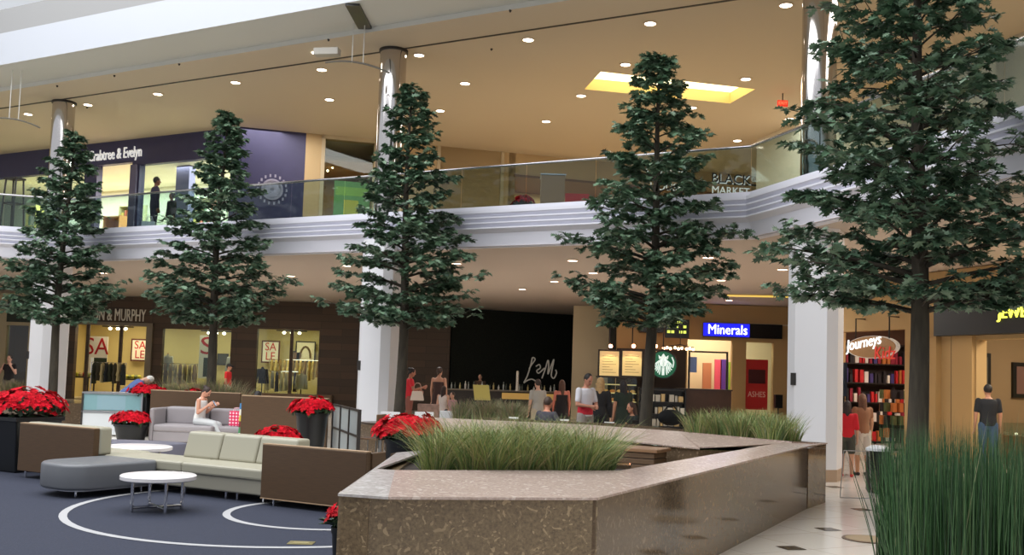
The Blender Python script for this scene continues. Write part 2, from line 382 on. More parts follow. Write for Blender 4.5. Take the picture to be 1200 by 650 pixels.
strip('trim_3',E2,E2,ZU+.12,ZU+1.02,mat('cove_band_paint',(186,190,198),.6)); strip('trim_4',E2,E2,ZU+1.02,ZU+1.7,mat('grey_plaster',(150,150,150),.8))
b=MB(); b.sweep(off(EC,-.2),[(-.03,ZU-.015),(.03,ZU-.015),(.03,ZU+.01),(-.03,ZU+.01)]); struct(b.build('trim_5',m_dark))
# columns
def column(x,y,label,z1=ZU,rot=0):
    t=thingf('column',label,'column',x,y,0,118+rot)
    w=.46; c=.17
    oct_=[(-w+c,-w),(w-c,-w),(w,-w+c),(w,w-c),(w-c,w),(-w+c,w),(-w,w-c),(-w,-w+c)]
    b=MB(); b.prism(oct_,.10,ZC+.25); b.build('base_casing',m_white,t)
    b=MB(); b.prism([(p[0]*1.02,p[1]*1.02) for p in oct_],0,.22); b.build('plinth',mat('plinth_stone',(176,150,126),.3),t)
    b=MB(); b.lathe([(.33,ZC+.2),(.33,z1-.05)],n=40); b.build('steel_cladding',m_steel,t,smooth=True)
    b=MB(); b.lathe([(.36,z1-.06),(.36,z1+.005)],n=40); b.build('cap_ring',m_dark,t)
    b=MB(); b.box((-.36,-w-.012,1.75),(-.26,-w+.01,1.98)); b.build('wall_socket',m_dark,t)
    return t
column(-14.05,30.35,'white column with steel upper shaft behind the leftmost tree')
column(-3.15,24.30,'white column with steel upper shaft behind the middle tree')
column(5.80,18.95,'tall white column with polished steel upper shaft at the granite planter end')
# ------------------------------------------------------------------ lights in the ceilings
def downlight(x,y,z,label,group,lens):
    p=PZ(x,y,z-.02); t=thing('ceiling_light',label,'ceiling light',(p.x,p.y,z-.02),0,group)
    r_=MB().lathe([(.155,.018),(.155,0),(.125,-.004),(.125,.018)],n=24).build('trim_ring',mat('light_ring',(225,205,180),.5),t)
    MB().lathe([(.122,.016),(.122,.0),(.06,-.006)],n=20).build('lens',lens,r_)
    return t
G1='round downlights in the upper ceiling'; G2='round downlights under the balcony'
for x,y in ((33,134),(103,123),(185,110.5),(276,97),(377,82),(386,117),(491,65),(545,98),(516,130),(619,47),(762,28),(733,76),(681,112.5),(640,142.5),(811,126.5),(874,93),(925,139.5),(921,6.5),(864,165),(899,171)):
    downlight(x,y,ZU,'small round downlight set flush in the tan upper ceiling',G1,m_lens)
for x,y in ((122,320),(341,323.5),(407,311.5),(535,309),(612,339),(649.5,330),(671,305.5),(695,320),(830,302),(845,328.5),(854.5,352),(917,316)):
    downlight(x,y,ZC+.02,'small round downlight in the brown ceiling under the balcony',G2,m_lens2)
for x,y in ((102,126),(67,101),(134,89),(210,75.5),(598,13),(576,58),(486,30),(385,47)):
    zz=ZU; p=PZ(x,y,ZU-.02)
    if -((p.x-CN[0])*A[0]+(p.y-CN[1])*A[1])>1.1: zz=ZU+.12; p=PZ(x,y,zz-.02)
    t=tag(MB().lathe([(.03,.03),(.03,0),(.012,-.03)],(p.x,p.y,p.z),n=10).build('sprinkler_head',m_dark),'tiny dark sprinkler head dotted on the upper soffit','sprinkler','sprinkler heads on the soffit')
# yellow cove under the lower ceiling (right)
p=PZ(903,346.5,ZC); M=frame(p.x,p.y,ZC+.02,100); t=thing('recessed_ceiling_light','yellow light cove in the lower ceiling above the blue lit shop sign','ceiling light',(p.x,p.y,ZC))
MB(M).box((-1.6,-.25,-.03),(1.6,.5,.0)).build('frame',m_cove,t,world=True); MB(M).box((-1.5,-.18,-.036),(1.5,.43,-.028)).build('diffuser',mat('cove_lower',(236,200,90),es=.9),t,world=True)
# spot rig with vent and mobiles
def mobile(px,pw,z1,label,vent):
    a=PZ(*pw,ZU+.1) if vent else PD(pw[0],pw[1],27.5); bt=PD(px[0],px[1],a.y)
    t=thing('hanging_light_bar',label,'hanging light',(a.x,a.y,a.z))
    if vent:
        a1,a2=PZ(413,5,ZU+.1),PZ(428,33,ZU+.1); dd=a2-a1; b=MB(frame((a1.x+a2.x)/2,(a1.y+a2.y)/2,a.z,math.degrees(math.atan2(dd.x,dd.y)))); b.box((-dd.length/2,-.16,-.03),(dd.length/2,.16,.02)); b.build('vent',m_black,t,world=True)
    zb=bt.z
    for d in (-.13,.13): MB().tube([(a.x+d,a.y,a.z),(a.x+d,a.y,zb)],.012,6).build('wire',mat('wire',(205,205,200),.5),t,world=True)
    pts=[(a.x-.75+1.5*i/12,a.y,zb+.03-.5*(i/12-.3)**2) for i in range(13)]
    MB().tube(pts,.022,6).build('curved_bar',mat('bar_grey',(120,116,108),.4,.6),t,world=True)
    return t,a,zb
t,a,zb=mobile((427,74),(421,28),0,'curved lamp bar hanging on wires from a black vent slot',True)
b=MB(frame(a.x-.62,a.y,zb+.2,100)); b.box((-.4,-.12,-.05),(.2,.12,.12)); b.build('spotlight',mat('spot_body',(170,165,155),.4),t,world=True,bevel=.02)
q=PZ(381,62.5,ZU-.02); MB(frame(q.x,q.y,ZU-.01,118)).box((-.3,-.16,-.02),(.3,.16,.005)).build('lens',m_lens,t,world=True)
mobile((20,140),(20,82),0,'curved lamp bar hanging on wires at the far left',False)
# ------------------------------------------------------------------ UPPER SHOPS
m_purp=mat('purple_panel',(56,54,92),.5,var=.06,scale=3); m_purp2=mat('purple_grey',(104,100,132),.5)
UB=(-9.25,32.80)                      # corner of the purple shop
MA=frame(UB[0],UB[1],0,118); MBk=frame(UB[0],UB[1],0,74)
def loc(M,x,y,az):                    # pixel on the wall with frame M -> local (x,z)
    p=PW(x,y,(M.translation.x,M.translation.y),az); q=M.inverted()@p; return q.x,q.z
def locd(M,x,y,az,d):                # same, on the parallel plane d behind the wall
    o=M@Vector((0,d,0)); q=M.inverted()@PW(x,y,(o.x,o.y),az); return q.x,q.z
def lrect(M,az,x0,y0,x1,y1):          # pixel box on a wall -> local rect
    xm,ym=(x0+x1)/2,(y0+y1)/2
    return (loc(M,x0,ym,az)[0],loc(M,xm,y1,az)[1],loc(M,x1,ym,az)[0],loc(M,xm,y0,az)[1])
zf=ZF
hW=[lrect(MA,118,161,188,268,300),lrect(MA,118,111,192,152,300),lrect(MA,118,-60,207,96,300)]
hW=[(h[0],zf+.12,h[2],h[3]) for h in hW]; hW[1]=(hW[1][0],zf+.02,hW[1][2],hW[1][3])
b=MB(); wall_holes(b,-22,0,zf,ZU,hW,.25,MA); struct(b.build('wall_left_upper',m_purp))
b=MB(MBk); xr=loc(MBk,357,200,74)[0]; b.box((0,0,zf),(xr,.25,ZU)); struct(b.build('wall_left_return',m_purp))
m_shopw=mat('shop_white',(230,228,205),.7); m_shopy=mat('shop_green_cream',(206,204,158),.7)
b=MB(MA); b.box((-22,4.2,zf),(-.2,4.4,ZU)); struct(b.build('wall_shop_back',m_shopw))
b=MB(MA); b.box((-22,.3,8.9),(-.3,4.2,8.95)); struct(b.build('ceiling',m_shopw))
for i,h in enumerate(hW):
    b=MB(MA); b.box((h[0],.1,h[1]),(h[2],.112,h[3])); 
    if i!=1: struct(b.build('window_%d'%(i+1),m_glass,fixn=False))
# purple-grey pilaster and mullions
b=MB(MA)
for x in (156.5,): l=loc(MA,x,230,118)[0]; b.box((l-.16,-.08,zf),(l+.16,.1,8.75))
struct(b.build('trim_6',m_purp2))
b=MB(MA); l=loc(MA,183,220,118)[0]; b.box((l-.35,1.2,zf),(l+.3,1.5,8.9)); struct(b.build('trim_7',m_purp2))
def area(name,M_,sx,sy,power,col=(1,1,1),spread=None):
    l=bpy.data.lights.new(name,'AREA'); l.shape='RECTANGLE'; l.size=sx; l.size_y=sy; l.energy=power; l.color=col
    if spread: l.spread=spread
    o=bpy.data.objects.new(name,l); COL.objects.link(o); o.matrix_world=M_; return o
area('shop_light',MA@T((-8,2.2,8.85)),12,2.4,950,(1,.98,.93)); area('shop_light',MA@T((-2.6,2.2,8.85)),3.5,2,520,(1,.98,.92))
# counters and shelves in the purple shop
def cabinet(M,x0,y0,w,d,z0,h,label,cat,m_,nsh=4,name='shelf_unit',group=None,goods=None):
    t=thing(name,label,cat,tuple(M@Vector((x0+w/2,y0+d/2,z0))),0,group); b=MB(M)
    b.box((x0,y0,z0),(x0+.04,y0+d,z0+h)).box((x0+w-.04,y0,z0),(x0+w,y0+d,z0+h)).box((x0,y0+d-.03,z0),(x0+w,y0+d,z0+h)); b.build('carcass',m_,t,world=True)
    for i in range(nsh+1):
        z=z0+.05+(h-.1)*i/nsh; MB(M).box((x0+.04,y0,z-.02),(x0+w-.04,y0+d,z+.02)).build('shelf',m_,t,world=True)
    if goods:
        b=MB(M)
        for i in range(nsh):
            x=x0+.1
            while x<x0+w-.15:
                g=random.uniform(.06,.14); hh=random.uniform(.4,.75)*(h-.1)/nsh; b.k=random.randrange(len(goods)); b.box((x,y0+.06,z0+.07+(h-.1)*i/nsh),(x+g,y0+.06+g,z0+.07+(h-.1)*i/nsh+hh)); x+=g+random.uniform(.02,.08)
        b.build('goods',goods,t,world=True)['kind']='stuff'
    return t
m_yel=mat('warm_yellow',(226,206,110),.6); m_wood=mat('honey_wood',(190,140,84),.5,var=.15,scale=5,stretch=(1,1,8)); m_mint=mat('mint',(150,196,170),.5)
gd=[mat('good_a',(226,220,196),.5),mat('good_b',(196,178,86),.5),mat('good_c',(120,150,110),.5),mat('good_d',(176,96,70),.5)]
l=locd(MA,131,245,118,2.0)[0]; cabinet(MA,l-.45,2.0,.9,.6,zf,1.95,'honey wood display counter inside the purple shop doorway','counter',m_wood,2,'display_counter')
l=locd(MA,141,245,118,3.2)[0]; cabinet(MA,l-.1,3.2,1.2,.4,zf,2.6,'cream shelf unit behind the wooden counter in the purple shop','shelf',m_shopy,4,goods=gd)
l=locd(MA,205,230,118,3.5)[0]; cabinet(MA,l,3.5,2.4,.4,zf,2.8,'white wall shelves behind the glass of the purple shop','shelf',m_shopw,5,goods=gd)
l=locd(MA,36,250,118,1.6)[0]; cabinet(MA,l-.3,1.6,.6,.4,zf,2.5,'yellow lit display shelf in the far left shop window','shelf',m_yel,3,goods=gd)
# step ladder at far left
pm=PW(14,262,(UB[0],UB[1]+0),118); t=thingf('step_stool','tall dark step stool standing behind the balcony glass at the far left','stool',PD(14,262,31).x,31,zf,110)
for sx in (-.24,.24):
    for sy in (-.18,.18): MB().tube([(sx*1.15,sy*1.3,0),(sx*.85,sy*.8,1.88)],.028,6).build('leg',m_dark,t)
MB().box((-.26,-.2,1.88),(.26,.2,1.94)).build('top',m_dark,t,bevel=.01); MB().box((-.23,-.19,1.1),(.23,.19,1.15)).build('step',m_dark,t)
# sign lettering of the purple shop
lx,lz=loc(MA,136,181,118); t=thing('shop_sign','white lettering on the purple fascia of the upper left shop','sign',tuple(MA@Vector((lx,0,lz))))
text('Crabtree & Evelyn',.56,MA@T((lx,-.05,lz)),None,'lettering',m_lettw,.02,sx=.66); o=COL.objects[-1]; o.parent=t; o.matrix_parent_inverse=W[t].inverted(); 
# round crest on the purple return wall
lx,lz=loc(MBk,319,222,74); t=thing('wall_crest','round pale crest printed on the purple return wall','emblem',tuple(MBk@Vector((lx,0,lz))))
m_crest=mat('crest_grey',(150,148,172),.6); b=MB(MBk@T((lx,-.02,lz))@Matrix.Rotation(PI/2,4,'X'))
b.lathe([(.36,0),(.36,.012),(.30,.012),(.30,0)],n=32)
b.build('ring',m_crest,t,world=True)
b=MB(MBk@T((lx,-.02,lz)))
for i in range(18):
    a=2*PI*i/18; MB(MBk@T((lx,-.02,lz))).box((.47*math.cos(a)-.03,-.005,.47*math.sin(a)-.05),(.47*math.cos(a)+.03,.0,.47*math.sin(a)+.05)).build('ray_mark',m_crest,t,world=True)
for i in range(7):
    a=2*PI*i/7; MB(MBk@T((lx,-.02,lz))).ell((.17*math.cos(a),0,.14*math.sin(a)),(.09,.008,.09),n=8,m=6).build('petal',m_crest,t,world=True)
b.ell((0,0,-.2),(.22,.008,.06)); b.build('centre_oval',m_crest,t,world=True)
# cream wall with two shop windows beyond
xw=[lrect(MBk,74,379,165,437,270),lrect(MBk,74,515,174,586,260)]
xw=[(h[0],zf+.05,h[2],h[3]) for h in xw]
xe=loc(MBk,1000,200,74)[0]
b=MB(); wall_holes(b,xr,loc(MBk,604,200,74)[0],zf,ZU,xw,.3,MBk); struct(b.build('wall_back_upper',m_tan2))
x604=loc(MBk,604,200,74)[0]
b=MB(MBk); b.box((x604,3.0,zf),(xe+12,3.2,ZU)); struct(b.build('wall_far_upper',m_tan2))
b=MB(MBk); b.box((x604-.25,0,zf),(x604,3.0,ZU)); struct(b.build('wall_side_upper',m_tan2))
b=MB(MBk); b.box((x604-.05,-.04,8.85),(xe+6,3.0,8.93)); 
struct(b.build('trim_8',mat('bulkhead_line',(120,84,58),.6)))
b=MB(MBk); b.box((x604,.0,8.93),(xe+12,2.99,ZU)); struct(b.build('wall_bulkhead_upper',m_tan2))
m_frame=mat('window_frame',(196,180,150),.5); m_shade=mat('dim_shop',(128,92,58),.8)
for i,h in enumerate(xw):
    M=MBk; b=MB(M)
    for a,c in (((h[0]-.12,-.05,h[1]),(h[0],.06,h[3]+.12)),((h[2],-.05,h[1]),(h[2]+.12,.06,h[3]+.12)),((h[0]-.12,-.05,h[3]),(h[2]+.12,.06,h[3]+.14))): b.box(a,c)
    t_=struct(b.build('window_%d'%(i+4),m_frame))
    g=MB(M); g.box((h[0],.1,h[1]),(h[2],.112,h[3])); g.build('pane',m_glass,t_,fixn=False)
    b=MB(M); b.box((h[0]-.6,3.4,zf),(h[2]+.6,3.5,ZU)); b.box((h[0]-.6,.3,zf),(h[0]-.55,3.4,ZU)); b.box((h[2]+.55,.3,zf),(h[2]+.6,3.4,ZU)); b.box((h[0]-.6,.3,8.9),(h[2]+.6,3.4,8.95)); struct(b.build('wall_shop_inner',m_shade))
    area('shop_light',M@T(((h[0]+h[2])/2,1.6,8.85)),1.2,1,110,(1,.84,.6))
h=xw[0]; lx,lz=loc(MBk,412,232,74); t=thing('wall_panel','bright green and yellow poster in the upper window beside the middle tree','poster',tuple(MBk@Vector((lx,.5,zf))))
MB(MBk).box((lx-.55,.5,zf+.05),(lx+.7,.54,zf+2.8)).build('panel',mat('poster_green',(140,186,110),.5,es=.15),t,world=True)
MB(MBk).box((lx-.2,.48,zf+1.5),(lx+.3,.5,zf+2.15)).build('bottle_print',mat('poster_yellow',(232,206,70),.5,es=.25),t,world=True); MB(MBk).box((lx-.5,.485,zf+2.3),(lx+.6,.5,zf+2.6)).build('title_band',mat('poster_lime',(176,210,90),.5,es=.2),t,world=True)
for (x0,y0) in ((390,192),(552,196)):
    lx,lz=loc(MBk,x0,y0,74); t=thing('chandelier','chandelier of bright little bulbs in the %s upper window'%('left' if x0<500 else 'right'),'chandelier',tuple(MBk@Vector((lx,1.5,lz+.6))))
    MB(MBk).tube([(lx,1.5,lz+.2),(lx,1.5,8.9)],.015,6).build('rod',m_dark,t,world=True)
    b=MB(MBk); b.tube([(lx-.5,1.5,lz-.3),(lx,1.5,lz+.2),(lx+.5,1.5,lz+.45)],.015,6); b.build('arm',m_dark,t,world=True)
    for i in range(7): MB(MBk).ell((lx-.5+i*.16,1.5+.1*(i%2),lz-.3+i*.12),(.035,.035,.035)).build('bulb',mat('bulb',(255,230,170),es=14),t,world=True)
# promenade items upstairs
p=PD(647,237,24.2); t=thing('display_pillar','square brown column box standing on the upper floor beside red flowers','pillar',(p.x,p.y,zf))
MB().box((-.29,-.29,0),(.29,.29,1.17)).build('body',mat('pillar_tan',(150,116,84),.4),t,bevel=.01); MB().box((-.31,-.31,1.17),(.31,.31,1.2)).build('top_plate',m_alu,t)
p=PD(676,237,26.5); t=thing('sign_board','red rectangular panel standing on the upper floor right of the brown pillar','sign',(p.x,p.y,zf)); MB().box((-.32,-.04,.75),(.32,.04,1.2)).build('panel',mat('panel_red',(190,30,34),.5),t); MB().box((-.25,-.02,0),(.25,.02,.75)).build('foot',m_dark,t)
# sign letters of the shop beyond the railing
Mx=frame(*PD(856,218,34).xy,0,82); z0=PD(856,214,34).z
p0=PD(856,214,34); t=thing('shop_sign','black and white lettering in two lines above the railing behind the right trees','sign',(p0.x,p0.y,p0.z))
m_lb=mat('black_letter',(20,20,22),.4)
for s_,dx,dz,mm,m2 in (('BLACK',0,.12,m_lb,m_lettw),('MARKET',0,-.30,m_lettw,m_lettw),('WHITE',-2.3,.12,m_lettw,m_lettw),('HOUSE',-2.3,-.30,m_lettw,m_lettw)):
    for q,(e,yy) in enumerate(((mm,-.03),(m2,.0))):
        if q and mm is m2: continue
        o=text(s_,.46 if dz>0 else .36,Mx@T((dx+(.035 if q else 0),yy,p0.z+dz-(.03 if q else 0))),None,'lettering',e,.012); o.parent=t; o.matrix_parent_inverse=W[t].inverted()
o=MB(Mx).box((-1.3,0.03,p0.z-.85),(1.2,.10,p0.z-.6)).build('sign_beam',m_dark,t,world=True); MB(Mx).box((-3.6,.06,p0.z-.05),(1.3,.1,p0.z+.0)).build('letter_rail',m_dark,t,world=True)
MB(Mx).box((-3.5,.06,p0.z),(-3.4,.1,ZU)).box((1.1,.06,p0.z-.8),(1.2,.1,ZU)).build('hanger',m_tan,t,world=True)
for x,y in ((2.5,2.0),(7.5,2.2),(12.5,2.2)): area('shop_light',MBk@T((x604+x-1,1.4,8.8)),3,1.6,150,(1,.85,.6))
# exit light
p=PZ(917,124,9.35); t=thing('exit_sign','small glowing red exit sign hanging under the upper ceiling','sign',(p.x,p.y,ZU)); MB().box((-.14,-.03,-.37),(.14,.03,-.2)).build('housing',mat('exit_red',(220,60,40),.5,es=.7),t); MB().tube([(0,0,-.2),(0,0,0)],.015,6).build('stem',m_dark,t)
o=text('EXIT',.12,T((p.x,p.y-.04,ZU-.285)),None,'lettering',mat('exit_letter',(255,90,60),es=3),.004); o.parent=t; o.matrix_parent_inverse=W[t].inverted()
# upper right shop wall, parallel to the slanting balcony
RW=(CN[0]+Wd[0]*6.6,CN[1]+Wd[1]*6.6); MR=frame(RW[0],RW[1],0,163)
h=lrect(MR,163,1167,0,1240,60); hh=[(h[0],zf+.02,h[2],h[3]+1.0)]; pass
b=MB(); wall_holes(b,-10.9,20,zf,ZU,hh,.3,MR); struct(b.build('wall_right_upper',m_cream))
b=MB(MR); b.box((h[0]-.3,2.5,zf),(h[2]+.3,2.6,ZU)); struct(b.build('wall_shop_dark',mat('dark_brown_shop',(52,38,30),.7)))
for x0,x1,y0,y1,c,lab in ((1126,1146,10,62,(190,160,70),'yellow framed poster on the cream wall by the largest tree'),(1040,1062,66,112,(206,176,84),'yellow lit shop window, made as a glowing panel, glimpsed behind the largest tree')):
    h=lrect(MR,163,x0,y0,x1,y1); t=thing('wall_panel',lab,'poster',tuple(MR@Vector((h[0],0,h[1])))); MB(MR).box((h[0],-.05,h[1]),(h[2],0,h[3])).build('frame',m_dark,t,world=True); MB(MR).box((h[0]+.06,-.06,h[1]+.06),(h[2]-.06,-.045,h[3]-.06)).build('print',mat('poster_y%d'%x0,c,.5,es=.3),t,world=True)  # second one stands in for lit shop windows, their light put into emission
# ================================================================== LOWER SHOPS
YB=44.8
MJ=frame(-2.73,YB,0,90)
m_brn=plankmat('brown_plank',(76,57,39),.12,.32,.55); m_yint=mat('shop_yellow',(206,186,124),.8); m_yint2=mat('shop_dim',(150,122,76),.8)
wins=[lrect(MJ,90,86,381,171,472),lrect(MJ,90,189,386,282,457),lrect(MJ,90,300,386,373,456),lrect(MJ,90,5,381,31,470)]
wins[0]=(wins[0][0],.02,wins[0][2],wins[0][3]); wins[1]=(wins[1][0],.55,wins[1][2],wins[1][3]); wins[2]=(wins[2][0],.55,wins[2][2],wins[2][3]); wins[3]=(wins[3][0],.02,wins[3][2],wins[3][3])
b=MB(); wall_holes(b,loc(MJ,33,420,90)[0],0,0,ZC,wins[:3],.3,MJ); struct(b.build('wall_left',m_brn))
b=MB(); wall_holes(b,-40,loc(MJ,33,420,90)[0],0,ZC,[wins[3]],.3,MJ); struct(b.build('wall_left',mat('pale_shopfront',(196,180,146),.7)))
b=MB(MJ); b.box((wins[3][0],-.06,wins[3][3]+.15),(wins[3][2]+.1,0,ZC-.15)); struct(b.build('trim_9',mat('dark_green_band',(40,48,36),.6)))
for i,h in enumerate(wins):
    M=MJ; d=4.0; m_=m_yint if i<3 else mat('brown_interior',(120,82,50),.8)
    if i in (0,3):
        xa,xb=(h[0]-1.3,wins[2][2]+.5) if i==0 else (h[0]-1.6,h[2]+.3)
        b=MB(M); b.box((xa,d,0),(xb,d+.1,4.2)); b.box((xa,.31,0),(xa+.04,d,4.2)); b.box((xb-.04,.31,0),(xb,d,4.2)); b.box((xa,.31,3.75),(xb,d,3.8)); struct(b.build('wall_shop_inner',m_))
    if i: g=MB(M); g.box((h[0],.12,h[1]),(h[2],.13,h[3])); struct(g.build('window_%d'%(i+7),m_glass,fixn=False))
    area('shop_light',M@T(((h[0]+h[2])/2,1.9,3.7)),max(.8,(h[2]-h[0])*.7),1.6,(74 if i<3 else 16)*(1.0 if i else 1.2),(1,.9,.66))
    # row of tiny shop spots
    if i<3:
        t=thing('spot_track','short row of bright spot bulbs inside the %s yellow shop opening'%(['doorway','middle','right'][i]),'ceiling light',tuple(M@Vector(((h[0]+h[2])/2,.7,3.7))))
        xm=h[0]+(h[2]-h[0])*(.5 if i!=1 else .62); zz=h[3]-.12
        MB(M).box((xm-.7,.64,zz+.07),(xm+.7,.76,zz+.12)).build('track',m_dark,t,world=True)
        for k in range(3): MB(M).ell((xm-.35+.35*k,.7,zz),(.075,.075,.06)).build('bulb',mat('bulb_w',(255,238,200),es=16),t,world=True)
# mullions in shopfront and grey pilaster
b=MB(MJ)
for h,fr in ((wins[0],(.16,.62)),(wins[2],(.55,))):
    for f_ in fr: x=h[0]+(h[2]-h[0])*f_; b.box((x-.07,.1,h[1]),(x+.07,.2,h[3]))
h=wins[1]; x=loc(MJ,269,420,90)[0]; b.box((x,.08,h[1]),(h[2],.22,h[3])); struct(b.build('trim_10',m_brn))
x0,x1=loc(MJ,171,420,90)[0],loc(MJ,178,420,90)[0]; b=MB(MJ); b.box((x0,-.15,0),(x1,.0,wins[0][3]+.15)); b.box((wins[0][0]-.1,-.12,wins[0][3]),(x1,0,wins[0][3]+.15)); struct(b.build('trim_11',mat('grey_pilaster',(128,116,98),.6)))
# low stone sill in front of windows
b=MB(MJ); b.box((loc(MJ,178,420,90)[0],-.3,0),(loc(MJ,392,420,90)[0],-.01,.55)); struct(b.build('trim_12',mat('sill_stone',(120,96,72),.6)))
lx,lz=loc(MJ,123,369,90); t=thing('shop_sign','pale grey shop lettering above the doorway behind the leftmost tree','sign',tuple(MJ@Vector((lx,0,lz))))
o=text('JOHNSTON & MURPHY',.78,MJ@T((lx,-.06,lz)),None,'lettering',mat('grey_letter',(206,196,176),.5,es=.08),.03,sx=.46); o.parent=t; o.matrix_parent_inverse=W[t].inverted()
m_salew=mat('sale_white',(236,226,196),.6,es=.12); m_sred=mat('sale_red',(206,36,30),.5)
def salesign(px,py,w,h,label,l1,l2,y=3.7,fr=True):
    p=PD(px,py,YB+y); t=thing('sale_sign',label,'sign',(p.x,p.y,p.z)); M=T((p.x,p.y,p.z))
    if not fr: MB(M).box((-w*.18,-.015,-h*.46),(w*.5,-.011,-h*.02)).build('photo',mat('sale_photo',(54,66,44),.6),t,world=True)
    if fr: MB(M).box((-w/2-.07,0,-h/2-.07),(w/2+.07,.05,h/2+.07)).build('frame',mat('red_brown_frame',(96,44,28),.5),t,world=True)
    MB(M).box((-w/2,-.01,-h/2),(w/2,.0 if fr else .03,h/2)).build('sheet',m_salew,t,world=True)
    for s_,dz,mm in ((l1,h*.24,m_sred),(l2,-h*.24,mat('sale_white_letter',(250,246,226),.5,es=.2) if not fr else m_sred)):
        if s_:
            o=text(s_,h*.58,M@T((0,-.02,dz)),None,'lettering',mm,.006,sx=.9 if len(s_)>1 else 1.3); o.parent=t; o.matrix_parent_inverse=W[t].inverted()
    return t
salesign(164,410,.75,.95,'framed red SALE sign at the right side of the shop doorway','SA','LE')
salesign(317,412,.75,.95,'framed red SALE sign in the right hand shop window','SA','LE')
salesign(113,418,1.0,1.9,'tall sale poster with big red letters in the shop doorway','SA','L',1.5,False)
salesign(242,418,.7,2.0,'tall sale poster with one big red S beside the second tree trunk','S','',1.5,False)
for px,py,w,h,c,lab in ((358,412,.85,.9,(228,214,176),'framed arch picture on the back wall of the right window'),(347,418,.35,.45,(120,90,60),'little brown framed picture left of the arch picture'),(261,421,.42,.45,(60,58,56),'small grey notice board behind the second tree trunk'),(76,404,.4,.9,(200,188,150),'narrow picture behind the leftmost tree trunk')):
    p=PD(px,py,YB+3.7); t=thing('picture_frame',lab,'picture',(p.x,p.y,p.z)); M=T((p.x,p.y,p.z))
    MB(M).box((-w/2-.06,0,-h/2-.06),(w/2+.06,.05,h/2+.06)).build('frame',m_dark,t,world=True); MB(M).box((-w/2,-.012,-h/2),(w/2,0.01,h/2)).build('print',mat('print%d'%px,c,.6),t,world=True)
    if px==358:
        MB(M).tube([(.25*math.cos(PI-PI*i/8),-.03,-.3+(.0 if i in(0,8) else 0)+.55*math.sin(PI*i/8)) for i in range(9)],.05,6).build('arch',mat('arch_brown',(110,84,56),.6),t,world=True)
# clothes racks
def garment(x,y,ztop,w,l,c,label,group,M):
    b=MB(M@T((x,y,0)))
    rings=[]
    I=Matrix.Identity(3)
    for f_,ww,dd in ((0,.06,.03),(.05,w*.42,.045),(.14,w*.5,.06),(.5,w*.45,.07),(1,w*.55,.08)): rings.append(((0,0,ztop-f_*l),dd,ww,I))
    b.loft(rings,10); b.cap((0,.0,ztop-.08),(0,.24,ztop-.5),.05,.04,6); b.cap((0,0,ztop-.08),(0,-.24,ztop-.5),.05,.04,6)
    return tag(b.build('hanging_garment',mat('cloth_%d_%d_%d'%c,c,.9),None,smooth=True),label,'clothes',group)
def rack(px,py0,Y,w,n,cols,label,gl,group,zt=1.5):
    p=PD(px,py0,Y); M=frame(p.x,p.y,0,90)
    t=thing('clothes_rack',label,'clothes rack',(p.x,p.y,0)); m_=m_chrome
    MB(M).tube([(-w/2,0,zt+.08),(w/2,0,zt+.08)],.015,6).build('rail',m_,t,world=True)
    for s_ in (-1,1): MB(M).tube([(s_*w/2,0,.03),(s_*w/2,0,zt+.08)],.018,6).build('upright',m_,t,world=True); MB(M).box((s_*w/2-.03,-.25,0),(s_*w/2+.03,.25,.03)).build('foot',m_,t,world=True)
    for i in range(n): garment(-w/2+.12+(w-.24)*i/max(1,n-1),0,zt+.06,.4,random.uniform(.75,.95),cols[i%len(cols)],gl,group,M)
rack(127,440,YB-1.2,1.5,8,[(60,64,50),(74,70,56),(206,190,140),(50,54,58)],'chrome rack of dark jackets behind the bent man','dark jacket hanging on the rack behind the bent elderly man','jackets on the doorway rack',1.6)
rack(205,440,YB+.9,2.0,9,[(176,150,112),(196,176,140),(150,120,90)],'chrome rack of beige clothes in the middle window','beige garment on the rack left of the second tree','beige garments in the middle window',1.65)
rack(330,440,YB+1.2,1.5,7,[(210,190,140),(178,166,150),(60,52,60),(220,206,160)],'chrome rack of pale clothes in the right window, nearer one','pale garment on the lower rack in the right shop window','pale garments in the right window',1.45)
rack(345,432,YB+2.6,2.4,12,[(200,170,96),(226,196,110),(160,126,66)],'long rack of yellow garments at the back of the right window','yellow lit garment on the back rack of the right shop window','yellow garments in the right window',2.0)
def table_goods(px,Y,w,h,label,cols,n):
    p=PD(px,440,Y); t=thing('display_table',label,'table',(p.x,p.y,0)); M=T((p.x,p.y,0))
    MB(M).box((-w/2,-.4,h-.05),(w/2,.4,h)).build('top',m_dark,t,world=True)
    for sx in (-1,1):
        for sy in (-1,1): MB(M).box((sx*(w/2-.06)-.03,sy*.34-.03,0),(sx*(w/2-.06)+.03,sy*.34+.03,h-.05)).build('leg',m_dark,t,world=True)
    for i in range(n):
        b=MB(T((p.x-w/2+.15+(w-.3)*(i//2)/max(1,(n-1)//2),p.y+(-.2 if i%2 else .2),h)))
        b.lathe([(.07,0),(.09,.12),(.05,.18),(.02,.19)],n=10,sy=1.4); tag(b.build('shoe',mat('goods_%d'%(i%len(cols)),cols[i%len(cols)],.5),smooth=True),'small item set out on the '+label.split(' with')[0],'goods','goods on the '+label.split(' with')[0][:28])
table_goods(88,YB+.9,1.6,1.0,'dark table behind the leftmost tree trunk with colourful goods',[(206,196,60),(120,130,60),(180,60,50),(200,170,110)],10)
table_goods(150,YB+2.0,1.2,.95,'dark table at the back of the shop doorway with shoes',[(120,80,50),(50,40,34)],8)
